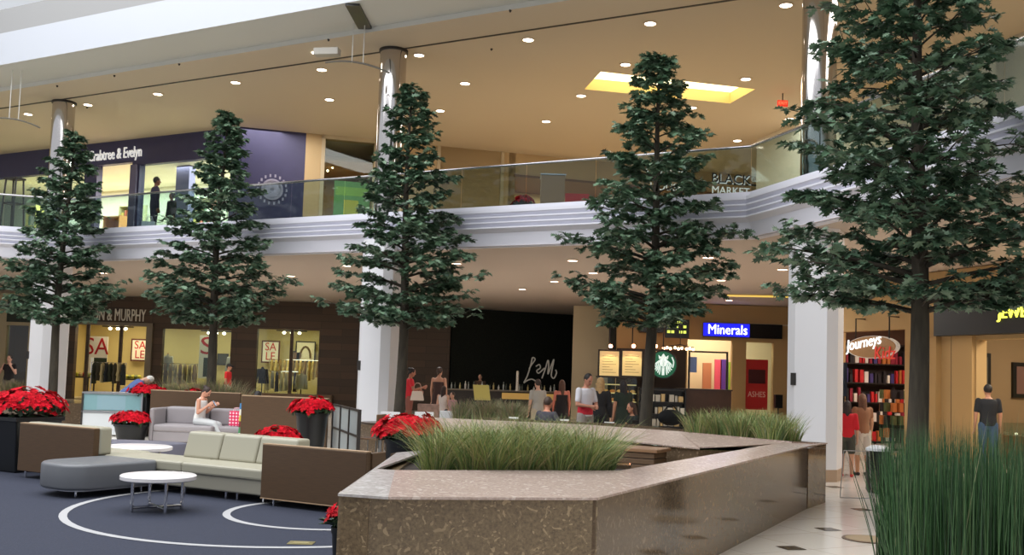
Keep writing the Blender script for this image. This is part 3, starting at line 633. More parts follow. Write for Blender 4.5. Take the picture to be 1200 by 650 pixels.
# dressed torso forms in the windows
def form(px,py,Y,ztop,c,label,leg=None):
    p=PD(px,py,Y); t=thing('mannequin',label,'mannequin',(p.x,p.y,0)); I=Matrix.Identity(3)
    b=MB(); b.loft([((0,0,ztop-f_*.75),w_,d_,I) for f_,w_,d_ in ((0,.05,.05),(.08,.07,.06),(.14,.2,.1),(.3,.21,.13),(.6,.17,.11),(1,.2,.13))],14)
    for s_ in (-1,1): b.cap((s_*.19,0,ztop-.14),(s_*.27,-.02,ztop-.7),.065,.05,8)
    b.build('jacket',mat('cloth_%d_%d_%d'%c,c,.85),t,smooth=True); MB().tube([(0,0,.03),(0,0,ztop-.7)],.025,8).build('pole',m_dark,t); MB().lathe([(.18,0),(.18,.02),(.03,.05)],n=18).build('base',m_dark,t)
    MB().lathe([(.03,0),(.045,.03),(.02,.07)],(0,0,ztop-.01),n=12).build('neck_cap',m_wood,t,smooth=True)
form(196,430,YB+1.0,2.15,(226,216,190),'torso form in a cream jacket at the left of the middle shop window')
form(272,428,YB+1.3,2.2,(230,222,204),'torso form in a white jacket behind the man in the cap')
form(353,446,YB+.8,1.5,(206,186,140),'low torso form in a pale jacket at the right of the right window')
form(307,446,YB+.9,1.7,(44,36,44),'torso form in a dark jacket at the left of the right window')
# plain right part beyond
E1b=(-2.70,45.0); MBl=frame(E1b[0],E1b[1],0,66)
m_blk=mat('black_hedge_wall',(24,29,22),.9,var=.6,scale=22,bump=.8)
xbl=loc(MBl,724,420,66)[0]
b=MB(MBl); b.box((0,0,0),(xbl,.3,ZC)); struct(b.build('wall_back',m_blk))
# script letters on the black wall
px=lambda x,y:(x,y)
def wallstroke(pts,M,az):
    return [M@Vector((loc(M,x,y,az)[0],-.1,loc(M,x,y,az)[1])) for x,y in pts]
def smooth(pts,n=6):
    out=[]; P=[Vector(p) for p in pts]
    for i in range(len(P)-1):
        p0=P[max(i-1,0)];p1=P[i];p2=P[i+1];p3=P[min(i+2,len(P)-1)]
        for k in range(n):
            t_=k/n; out.append(.5*((2*p1)+(p2-p0)*t_+(2*p0-5*p1+4*p2-p3)*t_*t_+(3*p1-p0-3*p2+p3)*t_**3))
    return out+[P[-1]]
p0=wallstroke([(632,433)],MBl,66)[0]; t=thing('script_sign','white handwritten script letters on the black wall','sign',tuple(p0))
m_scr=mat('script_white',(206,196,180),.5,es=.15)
for pts in ([(619,432),(622,427),(626,421),(623,419),(621,427),(617,440),(613,448),(616,446),(622,444),(628,447)],
            [(627,429),(631,427),(632,431),(628,434),(630,437),(635,433),(637,431)],
            [(634,443),(638,432),(641,422),(642,428),(641,438),(645,428),(648,421),(646,432),(645,440),(648,443),(651,437),(650,433)]):
    MB().tube(smooth(wallstroke(pts,MBl,66)),.032,6).build('letter_stroke',m_scr,t,world=True,smooth=True)
# bar counter in front of the black wall
Mb=frame(PD(585,455,40.5).x,40.5,0,80)
t=thing('bar_counter','long dark bar counter under the white script letters','counter',tuple(Mb.translation))
MB(Mb).box((-2.2,0,0),(2.6,.7,1.05)).build('front',mat('bar_front',(40,34,30),.5),t,world=True); MB(Mb).box((-2.3,-.1,1.05),(2.7,.75,1.1)).build('worktop',mat('bar_top',(120,108,92),.3),t,world=True)
MB(Mb).box((.1,-.12,.75),(2.5,-.1,1.0)).build('light_band',mat('bar_light',(190,150,80),.5,es=.35),t,world=True)
bc=[(206,204,196),(150,156,150),(90,96,84),(196,178,120)]
for i in range(26):
    x=-2.1+4.6*i/26+random.uniform(-.03,.03); hh=random.uniform(.18,.34)
    b=MB(Mb@T((x,random.uniform(.1,.6),1.10))); b.lathe([(.035,0),(.04,hh*.6),(.014,hh*.75),(.014,hh),(.0001,hh)],n=8); tag(b.build('bottle',mat('bottle_%d'%(i%4),bc[i%4],.2),smooth=True),'glass bottle or cup standing on the dark bar counter','bottle','bottles on the bar counter')
t=thing('tap_tower','tall white post standing on the bar counter left of the script letters','post',tuple(PD(606,455,40).xy)+(1.10,)); MB().lathe([(.07,0),(.07,.05),(.055,.06),(.05,.75),(.03,.8)],n=14).build('post',mat('post_white',(214,206,190),.4),t,smooth=True)
for k in range(2): MB().tube([(0,-.05,.6-k*.2),(.0,-.16,.58-k*.2),(.0,-.16,.52-k*.2)],.014,6).build('tap',m_chrome,t)
# yellow wall with coffee bar
YS=38.0; MS=frame(PD(722,440,YS).x,YS,0,90)
m_ochre=mat('ochre_wall',(184,152,104),.8)
xe=loc(MS,862,440,90)[0]; xr=loc(MS,945,440,90)[0]
holes=[lrect(MS,90,805,398,858,470),lrect(MS,90,874,401,906,482)]
holes=[(holes[0][0],.02,holes[0][2],holes[0][3]),(holes[1][0],.55,holes[1][2],holes[1][3])]
b=MB(); wall_holes(b,0,xr,0,ZC,holes,.3,MS); struct(b.build('wall_back',m_ochre))
b=MB(MS); b.box((-.02,.31,0),(.05,10,ZC)); struct(b.build('wall_side',m_blk))
b=MB(MS); b.box((-1.5,3.0,0),(xr+1,3.1,ZC)); struct(b.build('wall_shop_inner',mat('pale_interior',(224,206,170),.8)))
area('shop_light',MS@T(((holes[0][0]+holes[0][2])/2,1.6,4.2)),2.2,1.6,120,(1,.85,.65)); area('shop_light',MS@T(((holes[1][0]+holes[1][2])/2,1.2,4.2)),1.2,1.2,40,(1,.9,.7))
# shop frame lines
b=MB(MS); z1=loc(MS,884,379,90)[1]; x0=loc(MS,841,378,90)[0]; x1=loc(MS,927,380,90)[0]; b.box((x0,-.12,z1-.06),(x1,.0,z1)); b.box((x1-.05,-.12,0),(x1,0,z1)); struct(b.build('trim_13',m_frame))
g=MB(MS); h=holes[1]; g.box((h[0],.12,h[1]),(h[2],.13,h[3])); struct(g.build('window_12',m_glass,fixn=False))
# lit blue sign
lx0,lz0=loc(MS,826,388,90); lx1,lz1=loc(MS,915,389,90); zc=(lz0+lz1)/2+.03
t=thing('shop_sign','black sign panel with glowing blue edged white shop name','sign',tuple(MS@Vector(((lx0+lx1)/2,-.2,zc))))
MB(MS).box((lx0-.1,-.22,zc-.27),(lx1,-.12,zc+.27)).build('panel',m_black,t,world=True); MB(MS).box((lx0-.1,-.24,zc-.24),(loc(MS,876,388,90)[0]+.02,-.215,zc+.25)).build('blue_glow',mat('blue_glow',(30,30,220),.5,es=1.0,ec=(30,34,255)),t,world=True)
o=text('Minerals',.52,MS@T((loc(MS,851,388,90)[0],-.26,zc)),None,'lettering',mat('sign_white',(235,240,255),es=3),.008,sx=.86); o.parent=t; o.matrix_parent_inverse=W[t].inverted()
# red poster in window
h=lrect(MS,90,875,421,901,480); t=thing('window_poster','red poster with white words standing in the shop window right of the coffee bar','poster',tuple(MS@Vector((h[0],.16,h[1]))))
MB(MS).box((h[0],.16,h[1]),(h[2],.19,h[3])).build('sheet',mat('poster_red',(206,38,34),.5,es=.15),t,world=True)
xm=(h[0]+h[2])/2; hz=h[3]-h[1]
o=text('ASHES',.3,MS@T((xm,.15,h[1]+hz*.30)),None,'lettering',mat('poster_word',(240,170,150),.5,es=.2),.004,sx=.8); o.parent=t; o.matrix_parent_inverse=W[t].inverted()
MB(MS).box((h[0]+.1,.15,h[1]+hz*.52),(h[2]-.1,.16,h[1]+hz*.8)).build('photo',mat('poster_dark',(120,40,44),.5),t,world=True)
p=PD(912,470,YS-1.0); t=thing('speaker_box','small black loudspeaker on a pole beside the red window poster','speaker',(p.x,p.y,0)); MB().box((-.14,-.12,p.z-.25),(.14,.12,p.z+.25)).build('cabinet',m_black,t,bevel=.015); MB().tube([(0,0,0),(0,0,p.z-.25)],.025,8).build('pole',m_dark,t); MB().lathe([(.2,0),(.2,.03),(.03,.05)],n=20).build('base',m_dark,t)
# green lit sign & dark box behind the tree
p=PD(765,383,YS-.6); t=tag(MB().box((p.x-.45,p.y,p.z-.2),(p.x+.4,p.y+.62,p.z+.2)).build('shop_sign',m_black,bevel=.01),'black box sign fixed on the ochre wall behind the fourth tree trunk','sign')
p=PD(792,384,YS-.8); t=thing('menu_screen','little screen of yellow green words behind the fourth tree','sign',(p.x,p.y,p.z)); MB().box((-.4,0,-.38),(.5,.06,.32)).build('panel',m_black,t); MB().box((-.3,.06,.1),(-.2,.82,.2)).box((.3,.06,.1),(.4,.82,.2)).build('wall_arm',m_dark,t)
b=MB()
for r_,z_ in enumerate((.16,-.0,-.2)):
    for k in range(5): 
        if (r_+k)%4: b.box((-.32+k*.15,-.012,z_),(-.32+k*.15+.11,.0,z_+.1))
b.build('word_rows',mat('screen_words',(196,214,90),es=1.4),t)
# dark back panel of the coffee bar
h=lrect(MS,90,722,409,803,475); b=MB(MS); b.box((h[0],-.06,.0),(h[2],0,h[3])); struct(b.build('trim_16',mat('coffee_dark',(44,34,27),.6)))
# menu boards
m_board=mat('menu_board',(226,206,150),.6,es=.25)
for i,(x0,x1,lab) in enumerate(((700,722,'left menu board, yellow lit, at the end of the black wall'),(726,748,'second menu board from the black wall, brightest in the middle'),(752,772,'third menu board, partly behind the fourth tree trunk'))):
    h=lrect(MS,90,x0,412,x1,440); t=thing('menu_board',lab,'menu board',tuple(MS@Vector(((h[0]+h[2])/2,-1.0,h[1]))))
    k=(YS-1.0)/YS; y=-.95
    MB(MS).box((h[0]-.06,y,h[1]-.06),(h[2]+.06,y+.06,h[3]+.06)).build('frame',m_dark,t,world=True); MB(MS).box((h[0],y-.015,h[1]),(h[2],y,h[3])).build('board',m_board,t,world=True)
    b=MB(MS)
    for r_ in range(7): b.box((h[0]+.1,y-.02,h[1]+.12+r_*.1),(h[2]-.1-.12*(r_%3),y-.014,h[1]+.135+r_*.1))
    b.build('text_lines',mat('menu_lines',(150,120,76),.6),t,world=True)
    xm=(h[0]+h[2])/2
    MB(MS).tube([(xm,y+.05,h[3]+.06),(xm,y-.35,h[3]+.22)],.014,6).build('lamp_arm',m_dark,t,world=True); MB(MS).ell((xm,y-.38,h[3]+.18),(.07,.07,.07)).build('lamp',mat('menu_lamp',(255,170,130),es=18),t,world=True)
    MB(MS).box((xm-.02,y+.02,h[3]+.06),(xm+.02,y+.05,ZC)).build('hanger',m_dark,t,world=True)
    l=bpy.data.lights.new('menu_lamp','SPOT'); l.energy=16; l.color=(1,.8,.45); l.spot_size=rad(95); l.shadow_soft_size=.05; lo=bpy.data.objects.new('menu_lamp',l); COL.objects.link(lo); lo.location=MS@Vector((xm,y-.42,h[3]+.08)); lo.rotation_euler=(rad(18),0,0)
# round green emblem
p=PD(777,427,YS-2.2); t=thing('round_sign','round green disc sign with a white crowned emblem beside the fourth tree trunk','sign',(p.x,p.y,p.z)); R_=.5
m_gr=mat('sign_green',(8,92,62),.4,es=.35,ec=(10,110,74)); m_sw=mat('sign_emblem_white',(226,240,234),.4,es=.7)
Q=Matrix.Rotation(PI/2,4,'X')
MB(Q).lathe([(R_,-.06),(R_+.02,0),(R_,.03)],n=40).build('rim',m_black,t); MB(Q).lathe([(R_-.03,.02),(R_-.03,.045)],n=40).build('disc',m_gr,t)
b=MB()
b.prism([(-.16,.2),(.16,.2),(.18,.34),(.09,.27),(0,.4),(-.09,.27),(-.18,.34)],.05,.06,Q)          # crown
b.ell((0,-.055,.06),(.105,.012,.15))                                                             # face
for s_ in (-1,1):
    for k in range(4): 
        x=s_*(.12+.055*k); b.tube(smooth([(s_*.06,-.055,.2),(x,-.055,.1-.03*k),(x*.86,-.055,-.12),(x*1.1,-.055,-.36+.06*k)]),.02,5)
    b.tube(smooth([(s_*.3,-.055,.28),(s_*.37,-.055,.1),(s_*.34,-.055,-.1)]),.022,5)
b.tube([(0,-.055,-.1),(0,-.055,-.38)],.05,6); em=b.build('emblem',m_sw,t)
b=MB(); b.ell((-.04,-.07,.1),(.014,.006,.01)); b.ell((.04,-.07,.1),(.014,.006,.01)); b.ell((0,-.07,.05),(.01,.006,.03)); b.ell((0,-.07,-.01),(.03,.006,.01)); b.build('emblem_lines',m_gr,em)
MB().box((-.02,0,R_),(.02,.04,ZC-p.z)).build('hanger',m_dark,t)
# chandelier of tiny bulbs
p=PD(797,407,YS-1.3); t=thing('cluster_lamp','cluster of sparkling bulbs hanging right above the round green sign','chandelier',(p.x,p.y,p.z)); MB().tube([(0,0,.1),(0,0,ZC-p.z)],.015,6).build('rod',m_dark,t); MB().tube([(-.7,0,0),(0,0,.1),(.5,0,0)],.02,6).build('arm',m_dark,t)
for i in range(9): MB().ell((-.62+i*.14,.1*((i%3)-1),.03*(i%2)-.05),(.05,.05,.05)).build('bulb',mat('bulb_o',(255,196,150),es=12),t)
# coffee counter, pastry case, shelves with cups
Mc=frame(PD(700,470,35.2).x,35.2,0,90); xw=lambda x:loc(Mc,x,470,90)[0]
cct=t=thing('coffee_counter','long brown coffee bar counter at the right of the shelves','counter',tuple(Mc@Vector((xw(826),0,0)))); MB(Mc).box((xw(796),0,0),(xw(857),.8,1.42)).build('front',mat('counter_brown',(72,46,32),.5,var=.12,scale=5),t,world=True); MB(Mc).box((xw(795),-.05,1.42),(xw(858),.85,1.47)).build('worktop',mat('counter_top',(60,44,36),.3),t,world=True)
t=thing('pastry_case','warm lit glass pastry case below the menu boards','display case',tuple(Mc@Vector((xw(722),0,0)))); MB(Mc).box((xw(700),.1,0),(xw(746),.9,.85)).build('base',mat('case_base',(52,40,32),.5),t,world=True)
for z_ in (.9,1.2,1.5): MB(Mc).box((xw(700),.15,z_),(xw(746),.85,z_+.03)).build('shelf',mat('case_shelf',(236,206,140),.5,es=.5),t,world=True)
MB(Mc).box((xw(700),.1,.85),(xw(746),.115,1.75)).build('glass_front',m_glass,t,world=True,fixn=False); MB(Mc).box((xw(700),.1,1.75),(xw(746),.9,1.8)).build('lid',m_dark,t,world=True)
for i in range(12):
    b=MB(Mc@T((xw(703)+(xw(743)-xw(703))*(i%6)/5,.45,.93+.3*(i//6)))); b.ell((0,0,.05),(.1,.08,.06)); tag(b.build('pastry',mat('pastry_%d'%(i%2),[(190,130,70),(216,180,120)][i%2],.7),smooth=True),'small bun on a shelf of the lit pastry case','pastry','buns in the pastry case')
t=thing('cup_shelf','black shelf unit stocked with white boxes and cups under the green sign','shelf',tuple(Mc@Vector((xw(770),-.5,0)))); b=MB(Mc); x0,x1=xw(746),xw(801)
b.box((x0,-.2,0),(x1,-.15,1.45)).box((x0,-.55,0),(x0+.05,-.15,1.45)).box((x1-.05,-.55,0),(x1,-.15,1.45)); b.build('carcass',m_black,t,world=True)
for k in range(4): MB(Mc).box((x0,-.55,.1+k*.42),(x1,-.15,.14+k*.42)).build('shelf',m_black,t,world=True)
m_box=[mat('carton_white',(224,220,206),.6),mat('carton_grey',(180,176,164),.6),mat('carton_tan',(196,170,120),.6)]
for k in range(3):
    x=x0+.1
    while x<x1-.15:
        w=random.choice((.08,.08,.13,.17)); hh=random.uniform(.2,.32)
        if random.random()<.85: tag(MB(Mc).box((x,-.5,.145+k*.42),(x+w,-.35,.145+k*.42+hh)).build('carton',random.choice(m_box),bevel=.006),'small pale carton or cup on the black shelf unit under the green sign','carton','cartons on the cup shelf')
        x+=w+.035
# framed opening with glimpses of coloured goods
b=MB(Mc); z0_,z1_=loc(Mc,830,452,90)[1],loc(Mc,830,411,90)[1]; xa,xb=xw(808),xw(855)
t=cct
MB(Mc).box((xa,.35,z1_-.06),(xb,.42,z1_)).build('top_bar',m_dark,t,world=True)
for x in (xa,xb-.06): MB(Mc).box((x,.35,1.47),(x+.06,.42,z1_-.06)).build('post',m_dark,t,world=True)
for px_,w,c,y0,y1,lab in ((812,.3,(120,140,190),418,436,'bluish coffee machine on the brown counter'),(829,.35,(196,130,96),425,440,'orange brown box behind the brown counter'),(842,.28,(226,90,120),421,436,'pink panel in the lit shop behind the counter'),(849,.32,(96,60,160),421,446,'purple panel in the lit shop behind the counter'),(856,.14,(150,196,70),424,440,'lime green strip in the lit shop behind the counter')):
    p=PD(px_,y0,YS+2.2 if px_>815 else 35.6); q=PD(px_,y1,p.y); 
    tag(MB().box((p.x-w/2,p.y,q.z if px_<815 else 0.0),(p.x+w/2,p.y+.12,p.z)).build('display_stand' if px_>815 else 'coffee_machine',mat('disp%d'%px_,c,.5),bevel=.01),lab,'display stand' if px_>815 else 'coffee machine')
# ------------------------------------------------------------------ right wall of the ground floor
RL=(CN[0]+Wd[0]*7,CN[1]+Wd[1]*7); MG=frame(RL[0],RL[1],0,163)
hj=lrect(MG,163,980,387,1060,540); hk=lrect(MG,163,1144,396,1270,540)
hj=(hj[0],.02,hj[2],hj[3]); hk=(hk[0],.02,hk[2],hk[3])
b=MB(); wall_holes(b,-9.0,20,0,ZC,[hj,hk],.3,MG); struct(b.build('wall_right',m_ochre))
b=MB(MG)
for x0,x1,d in ((1082,1103,.16),(1119,1143,.1)): a=loc(MG,x0,430,163)[0]; c=loc(MG,x1,430,163)[0]; b.box((a,-d,0),(c,0,3.05))
struct(b.build('trim_14',mat('ochre_pilaster',(176,142,92),.7)))
b=MB(MG); a=loc(MG,1117,430,163)[0]; b.box((a-.03,-.04,0),(a+.03,.0,3.05)); struct(b.build('trim_15',m_dark))
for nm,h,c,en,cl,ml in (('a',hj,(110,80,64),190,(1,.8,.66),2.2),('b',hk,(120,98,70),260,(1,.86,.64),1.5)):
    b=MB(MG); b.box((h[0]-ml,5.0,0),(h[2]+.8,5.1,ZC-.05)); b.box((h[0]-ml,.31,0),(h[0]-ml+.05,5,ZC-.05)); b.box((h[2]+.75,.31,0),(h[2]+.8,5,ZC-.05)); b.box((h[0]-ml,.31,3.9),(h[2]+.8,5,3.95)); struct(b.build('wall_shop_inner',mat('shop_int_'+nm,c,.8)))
    area('shop_light',MG@T(((h[0]+h[2])/2,2.4,3.85)),max(1,(h[2]-h[0])*.6),2.5,en,cl)
# oval sign
l0,lz=loc(MG,1033,407,163); w_=(loc(MG,1055,407,163)[0]-loc(MG,996,407,163)[0])/2; hh=(loc(MG,1025,394,163)[1]-loc(MG,1025,420,163)[1])/2
t=thing('shop_sign','oval cream and brown shop sign over the opening left of the largest tree trunk','sign',tuple(MG@Vector((l0,-.3,lz))))
Ms=MG@T((l0,-.3,lz))@Matrix.Rotation(PI/2,4,'X')
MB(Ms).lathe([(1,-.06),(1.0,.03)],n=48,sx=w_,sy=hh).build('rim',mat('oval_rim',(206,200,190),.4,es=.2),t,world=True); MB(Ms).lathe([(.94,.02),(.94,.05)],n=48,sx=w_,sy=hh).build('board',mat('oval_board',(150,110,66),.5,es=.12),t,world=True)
Mt=MG@T((l0,-.37,lz))
o=text('Journeys',.42,Mt@T((-.28,0,.12))@Matrix.Rotation(-.12,4,'Y'),None,'lettering',mat('neon_white',(235,240,240),es=1.6),.01,shear=.2); o.parent=t; o.matrix_parent_inverse=W[t].inverted()
o=text('Kidz',.48,Mt@T((.6,0,-.18)),None,'lettering',mat('neon_red',(196,52,40),.5,es=.5),.01,shear=.1); o.parent=t; o.matrix_parent_inverse=W[t].inverted()
for sx in (-.7,.7): MB(MG).tube([(l0+sx,-.3,lz+hh*.6),(l0+sx,-.3,3.6),(l0+sx,.05,3.6)],.02,6).build('bracket',m_dark,t,world=True)
# screen poster at left of the opening
h=lrect(MG,163,981,425,1000,464); t=thing('poster_stand','dark blue screen with white words just right of the big white column','sign',tuple(MG@Vector((h[0],-.25,0))))
MB(MG).box((h[0],-.3,h[1]),(h[2],-.2,h[3])).build('screen',mat('screen_navy',(18,34,48),.3,es=.15),t,world=True); MB(MG).box((h[0]+.1,-.3,0),(h[2]-.1,-.2,h[1])).build('stand',m_black,t,world=True)
o=text('FILM',.24,MG@T(((h[0]+h[2])/2+.12,-.31,h[3]-.42)),None,'lettering',mat('screen_white',(220,240,250),es=1.5),.004,sx=.9); o.parent=t; o.matrix_parent_inverse=W[t].inverted()
b=MB(MG)
for k in range(4): b.box((h[0]+.2,-.312,h[3]-.68-k*.13),(h[2]-.08,-.3,h[3]-.64-k*.13))
b.box((h[0]+.15,-.312,h[1]+.15),(h[2]-.1,-.3,h[1]+.42)); b.build('text_lines',mat('screen_blue',(120,176,220),es=.7),t,world=True)
# goods inside
gk=[mat('kid_%d'%i,c,.6) for i,c in enumerate(((200,40,44),(226,220,210),(70,60,120),(200,120,60),(40,36,40),(150,40,60)))]
cabinet(MG@T((hj[0]-1.72,0,0))@Matrix.Rotation(PI/2,4,'Z'),.4,0,4.4,.4,0,3.1,'tall shelf wall of colourful shoes inside the shop left of the largest tree','shelf',m_dark,5,goods=gk)
for k,(px_,c,lab) in enumerate(((1017,(206,196,214),'white printed shirt hanging in the shop under the oval sign'),(1030,(206,30,40),'bright red shirt hanging in the shop under the oval sign'),(1049,(226,206,196),'pale shirt hanging at the right edge of the shop opening'))):
    l,z=locd(MG,px_,427,163,.8); M=MG@T((l,.8,z)); b=MB(M); b.prism([(-.16,-.3),(.16,-.3),(.16,.1),(.3,-.02),(.36,.1),(.15,.28),(.06,.25),(-.06,.25),(-.15,.28),(-.36,.1),(-.3,-.02),(-.16,.1)],-.03,.03,Q)
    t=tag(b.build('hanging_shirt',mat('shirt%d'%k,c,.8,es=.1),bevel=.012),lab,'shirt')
rk=MG@T((locd(MG,1047,450,163,1.3)[0],1.3,0)); t=thing('display_stand','dark round display stand of dangling items in the shop under the oval sign','stand',tuple(rk.translation)); MB(rk).tube([(0,0,0),(0,0,1.75)],.04,8).build('post',m_black,t,world=True); MB(rk).lathe([(.4,0),(.4,.05)],n=24).build('base',m_black,t,world=True)
b=MB(rk)
for k in range(4):
    for j in range(10): a=2*PI*j/10; b.k=(j+k)%3; b.box((.3*math.cos(a)-.06,.3*math.sin(a)-.06,.35+k*.36),(.3*math.cos(a)+.06,.3*math.sin(a)+.06,.6+k*.36))
b.build('dangling_goods',[gk[4],mat('kid_green',(90,100,60),.6),gk[3]],t,world=True)['kind']='stuff'
# black band with yellow lettering
h=lrect(MG,163,1105,347,1290,391); t=thing('shop_sign','black fascia band with glowing yellow lettering at the right edge','sign',tuple(MG@Vector((h[0],-.25,h[1]))))
MB(MG).box((h[0],-.28,h[1]),(h[2],0,h[3])).build('band',m_black,t,world=True,bevel=.01)
l0,lz=loc(MG,1182,368,163); o=text('JEWELERS',.36,MG@T((l0,-.3,lz)),None,'lettering',mat('neon_yellow',(226,226,80),es=2.0),.02,'LEFT'); o.parent=t; o.matrix_parent_inverse=W[t].inverted()
# inside the jewellery shop
a=hk[0]; cabinet(MG,a-1.2,4.4,3.0,.5,0,2.4,'dark wall cabinet at the back of the shop under the yellow lettering','cabinet',m_dark,3,'wall_cabinet',goods=gd)
for k,(y_,z_,lab) in enumerate(((1.2,2.2,'dark picture on the left inner wall of the shop at the right edge'),(2.9,2.0,'second dark picture deeper inside the shop at the right edge'))):
    t=thing('picture_frame',lab,'picture',tuple(MG@Vector((a-1.4,y_,z_)))); fr=MB(MG).box((a-1.45,y_-.5,z_-.4),(a-1.38,y_+.5,z_+.5)).build('frame',m_black,t,world=True); MB(MG).box((a-1.385,y_-.4,z_-.3),(a-1.37,y_+.4,z_+.4)).build('print',mat('print_dk%d'%k,[(70,66,60),(96,70,64)][k],.4),fr,world=True)
for k in range(2):
    t=thing('glass_counter',['glass topped jewellery counter behind the rushes','second glass jewellery counter, nearer the right edge'][k],'counter',tuple(MG@Vector((a+.5+2.1*k,1.6,0)))); M=MG@T((a+.5+2.1*k,1.6,0))
    MB(M).box((-1,-.35,0),(1,.35,.7)).build('base',mat('jewel_base',(120,88,54),.5),t,world=True); MB(M).box((-1,-.35,.7),(1,.35,1.0)).build('glass_top',m_glass,t,world=True,fixn=False)
    b=MB(M); [b.ell((-.85+.19*j,-.1+.1*(j%3),.74),(.04,.04,.03),n=6,m=4) for j in range(10)]; b.build('jewels',mat('jewel',(240,236,200),.2,es=1.2),t,world=True)['kind']='stuff'
for k in range(5):
    p=MG@Vector((a+.4+.7*k,2.2,2.45)); t=thing('pendant_spot','tiny bright spot lamp hanging inside the shop at the right edge','ceiling light',tuple(p),0,'spots in the right edge shop'); MB().tube([(0,0,.05),(0,0,3.9-p.z)],.01,6).build('cord',m_dark,t); MB().lathe([(.05,0),(.06,.03),(.02,.1)],n=10).build('shade',mat('spot_glow',(255,240,200),es=6),t)
# ================================================================== GRANITE PLANTER
def V2(p): return (p.x,p.y)
O1,O2,O3=V2(PZ(396,578,.9)),V2(PZ(700,583,.9)),V2(PZ(948,522,.9))
I1,I2,I3=V2(PZ(441,549,.94)),V2(PZ(727,551,.94)),V2(PZ(925,516.5,.94))
LM,LI=V2(PZ(455,582,.9)),V2(PZ(463,550.5,.94))
BL=(-1.2,10.9)                                   # end of the left wall
t=thing('granite_planter','large angular brown granite planter wall in the foreground','planter',(.2,9,0))
def coping(quads,name,m_):
    b=MB()
    for q in quads:
        n=len(q); b.add([(p[0],p[1],p[2]) for p in q]+[(p[0],p[1],p[2]-.018) for p in q],[tuple(range(n)),tuple(range(2*n-1,n-1,-1))]+[(i,n+i,n+(i+1)%n,(i+1)%n) for i in range(n)])
    return b.build(name,m_,t,world=True)
z0,z1=.90,.94
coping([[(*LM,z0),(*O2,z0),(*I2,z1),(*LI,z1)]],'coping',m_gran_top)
coping([[(*O1,z0),(*LM,z0),(*LI,z1),(*I1,z1)]],'coping',m_gran_lit)
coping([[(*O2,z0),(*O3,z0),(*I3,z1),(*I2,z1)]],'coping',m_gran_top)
coping([[(*O1,z0),(*I1,z1),(BL[0]+.35,BL[1],z1),(*BL,z0)]],'coping',m_gran_lit)
def wallp(a,c,th,zt,name,m_,z=0):
    d=Vector((c[0]-a[0],c[1]-a[1])).normalized(); n=Vector((-d.y,d.x))*th
    b=MB(); b.prism([a,c,(c[0]+n.x,c[1]+n.y),(a[0]+n.x,a[1]+n.y)],z,zt); return b.build(name,m_,t,world=True)
ins=lambda p,q,s_:(p[0]+(q[0]-p[0])*s_,p[1]+(q[1]-p[1])*s_)
q1,q2=ins(O1,I1,.02),ins(O2,I2,.02)
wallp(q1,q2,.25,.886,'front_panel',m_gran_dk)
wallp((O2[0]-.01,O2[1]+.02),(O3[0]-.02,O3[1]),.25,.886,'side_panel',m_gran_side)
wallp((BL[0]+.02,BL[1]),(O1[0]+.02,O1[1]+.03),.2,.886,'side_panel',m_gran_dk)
b=MB(); b.prism([(O1[0]+.2,O1[1]+.3),(O2[0]-.1,O2[1]+.3),(I2[0]+.1,I2[1]+.05),(1.25,10.4),(BL[0]+.2,BL[1]-.1)],.3,.86); b.build('soil',m_soil,t,world=True)
# inner rim at the back of the grass and inner face of the right arm
wallp((1.3,10.5),(-1.2,10.95),.25,.9,'back_panel',m_gran_side)
wallp((I3[0]-.0,I3[1]),(I2[0],I2[1]+.05),.02,.88,'inner_panel',m_gran_dk)
# back arm of the ring
C1,C2,C3=V2(PZ(508,489,.95)),V2(PZ(690,497.5,.95)),V2(PZ(795,505,.95)); C4=V2(PZ(928,517,.95))
D1,D2,D3=V2(PZ(470,503,.78)),V2(PZ(680,513.5,.76)),V2(PZ(820,523.5,.82)); 
t2=thing('long_granite_bed','long low granite wall behind the foreground planter, running to the white column','planter',(C2[0],C2[1],0)); t=t2
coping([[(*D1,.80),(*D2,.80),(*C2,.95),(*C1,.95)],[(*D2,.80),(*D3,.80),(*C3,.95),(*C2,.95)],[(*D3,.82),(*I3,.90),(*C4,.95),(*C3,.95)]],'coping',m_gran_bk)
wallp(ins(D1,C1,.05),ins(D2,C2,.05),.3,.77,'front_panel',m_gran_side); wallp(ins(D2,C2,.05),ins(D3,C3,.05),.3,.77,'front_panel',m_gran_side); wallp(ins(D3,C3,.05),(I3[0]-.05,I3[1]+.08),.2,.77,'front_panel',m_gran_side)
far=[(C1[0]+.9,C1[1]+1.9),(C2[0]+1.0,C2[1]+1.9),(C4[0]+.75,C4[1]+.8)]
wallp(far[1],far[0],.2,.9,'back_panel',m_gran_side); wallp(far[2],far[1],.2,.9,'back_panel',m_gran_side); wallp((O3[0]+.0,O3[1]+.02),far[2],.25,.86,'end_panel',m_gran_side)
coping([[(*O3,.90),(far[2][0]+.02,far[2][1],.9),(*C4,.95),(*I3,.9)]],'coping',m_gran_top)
b=MB(); b.prism([(C1[0]+.1,C1[1]+.1),(C2[0],C2[1]+.15),(C3[0],C3[1]+.15),(C4[0]-.1,C4[1]+.2),far[2],far[1],far[0]],.3,.84); b.build('soil',m_soil,t2,world=True)
# wooden bench block inside the ring
M=frame(1.72,14.65,0,118); tt=thing('wooden_bench','brown slatted wooden bench block inside the granite ring','bench',tuple(M.translation))
for k in range(7): MB(M).box((-1.3,0,.12+.086*k),(.45,.55,.195+.086*k)).build('slat',m_lam,tt,world=True,bevel=.008)
MB(M).box((-1.25,.05,0),(.4,.5,.12)).build('plinth',m_dark,tt,world=True); MB(M).box((-1.34,-.03,.72),(.5,.6,.77)).build('seat',mat('bench_top',(120,88,60),.4,var=.1,scale=5),tt,world=True,bevel=.01)
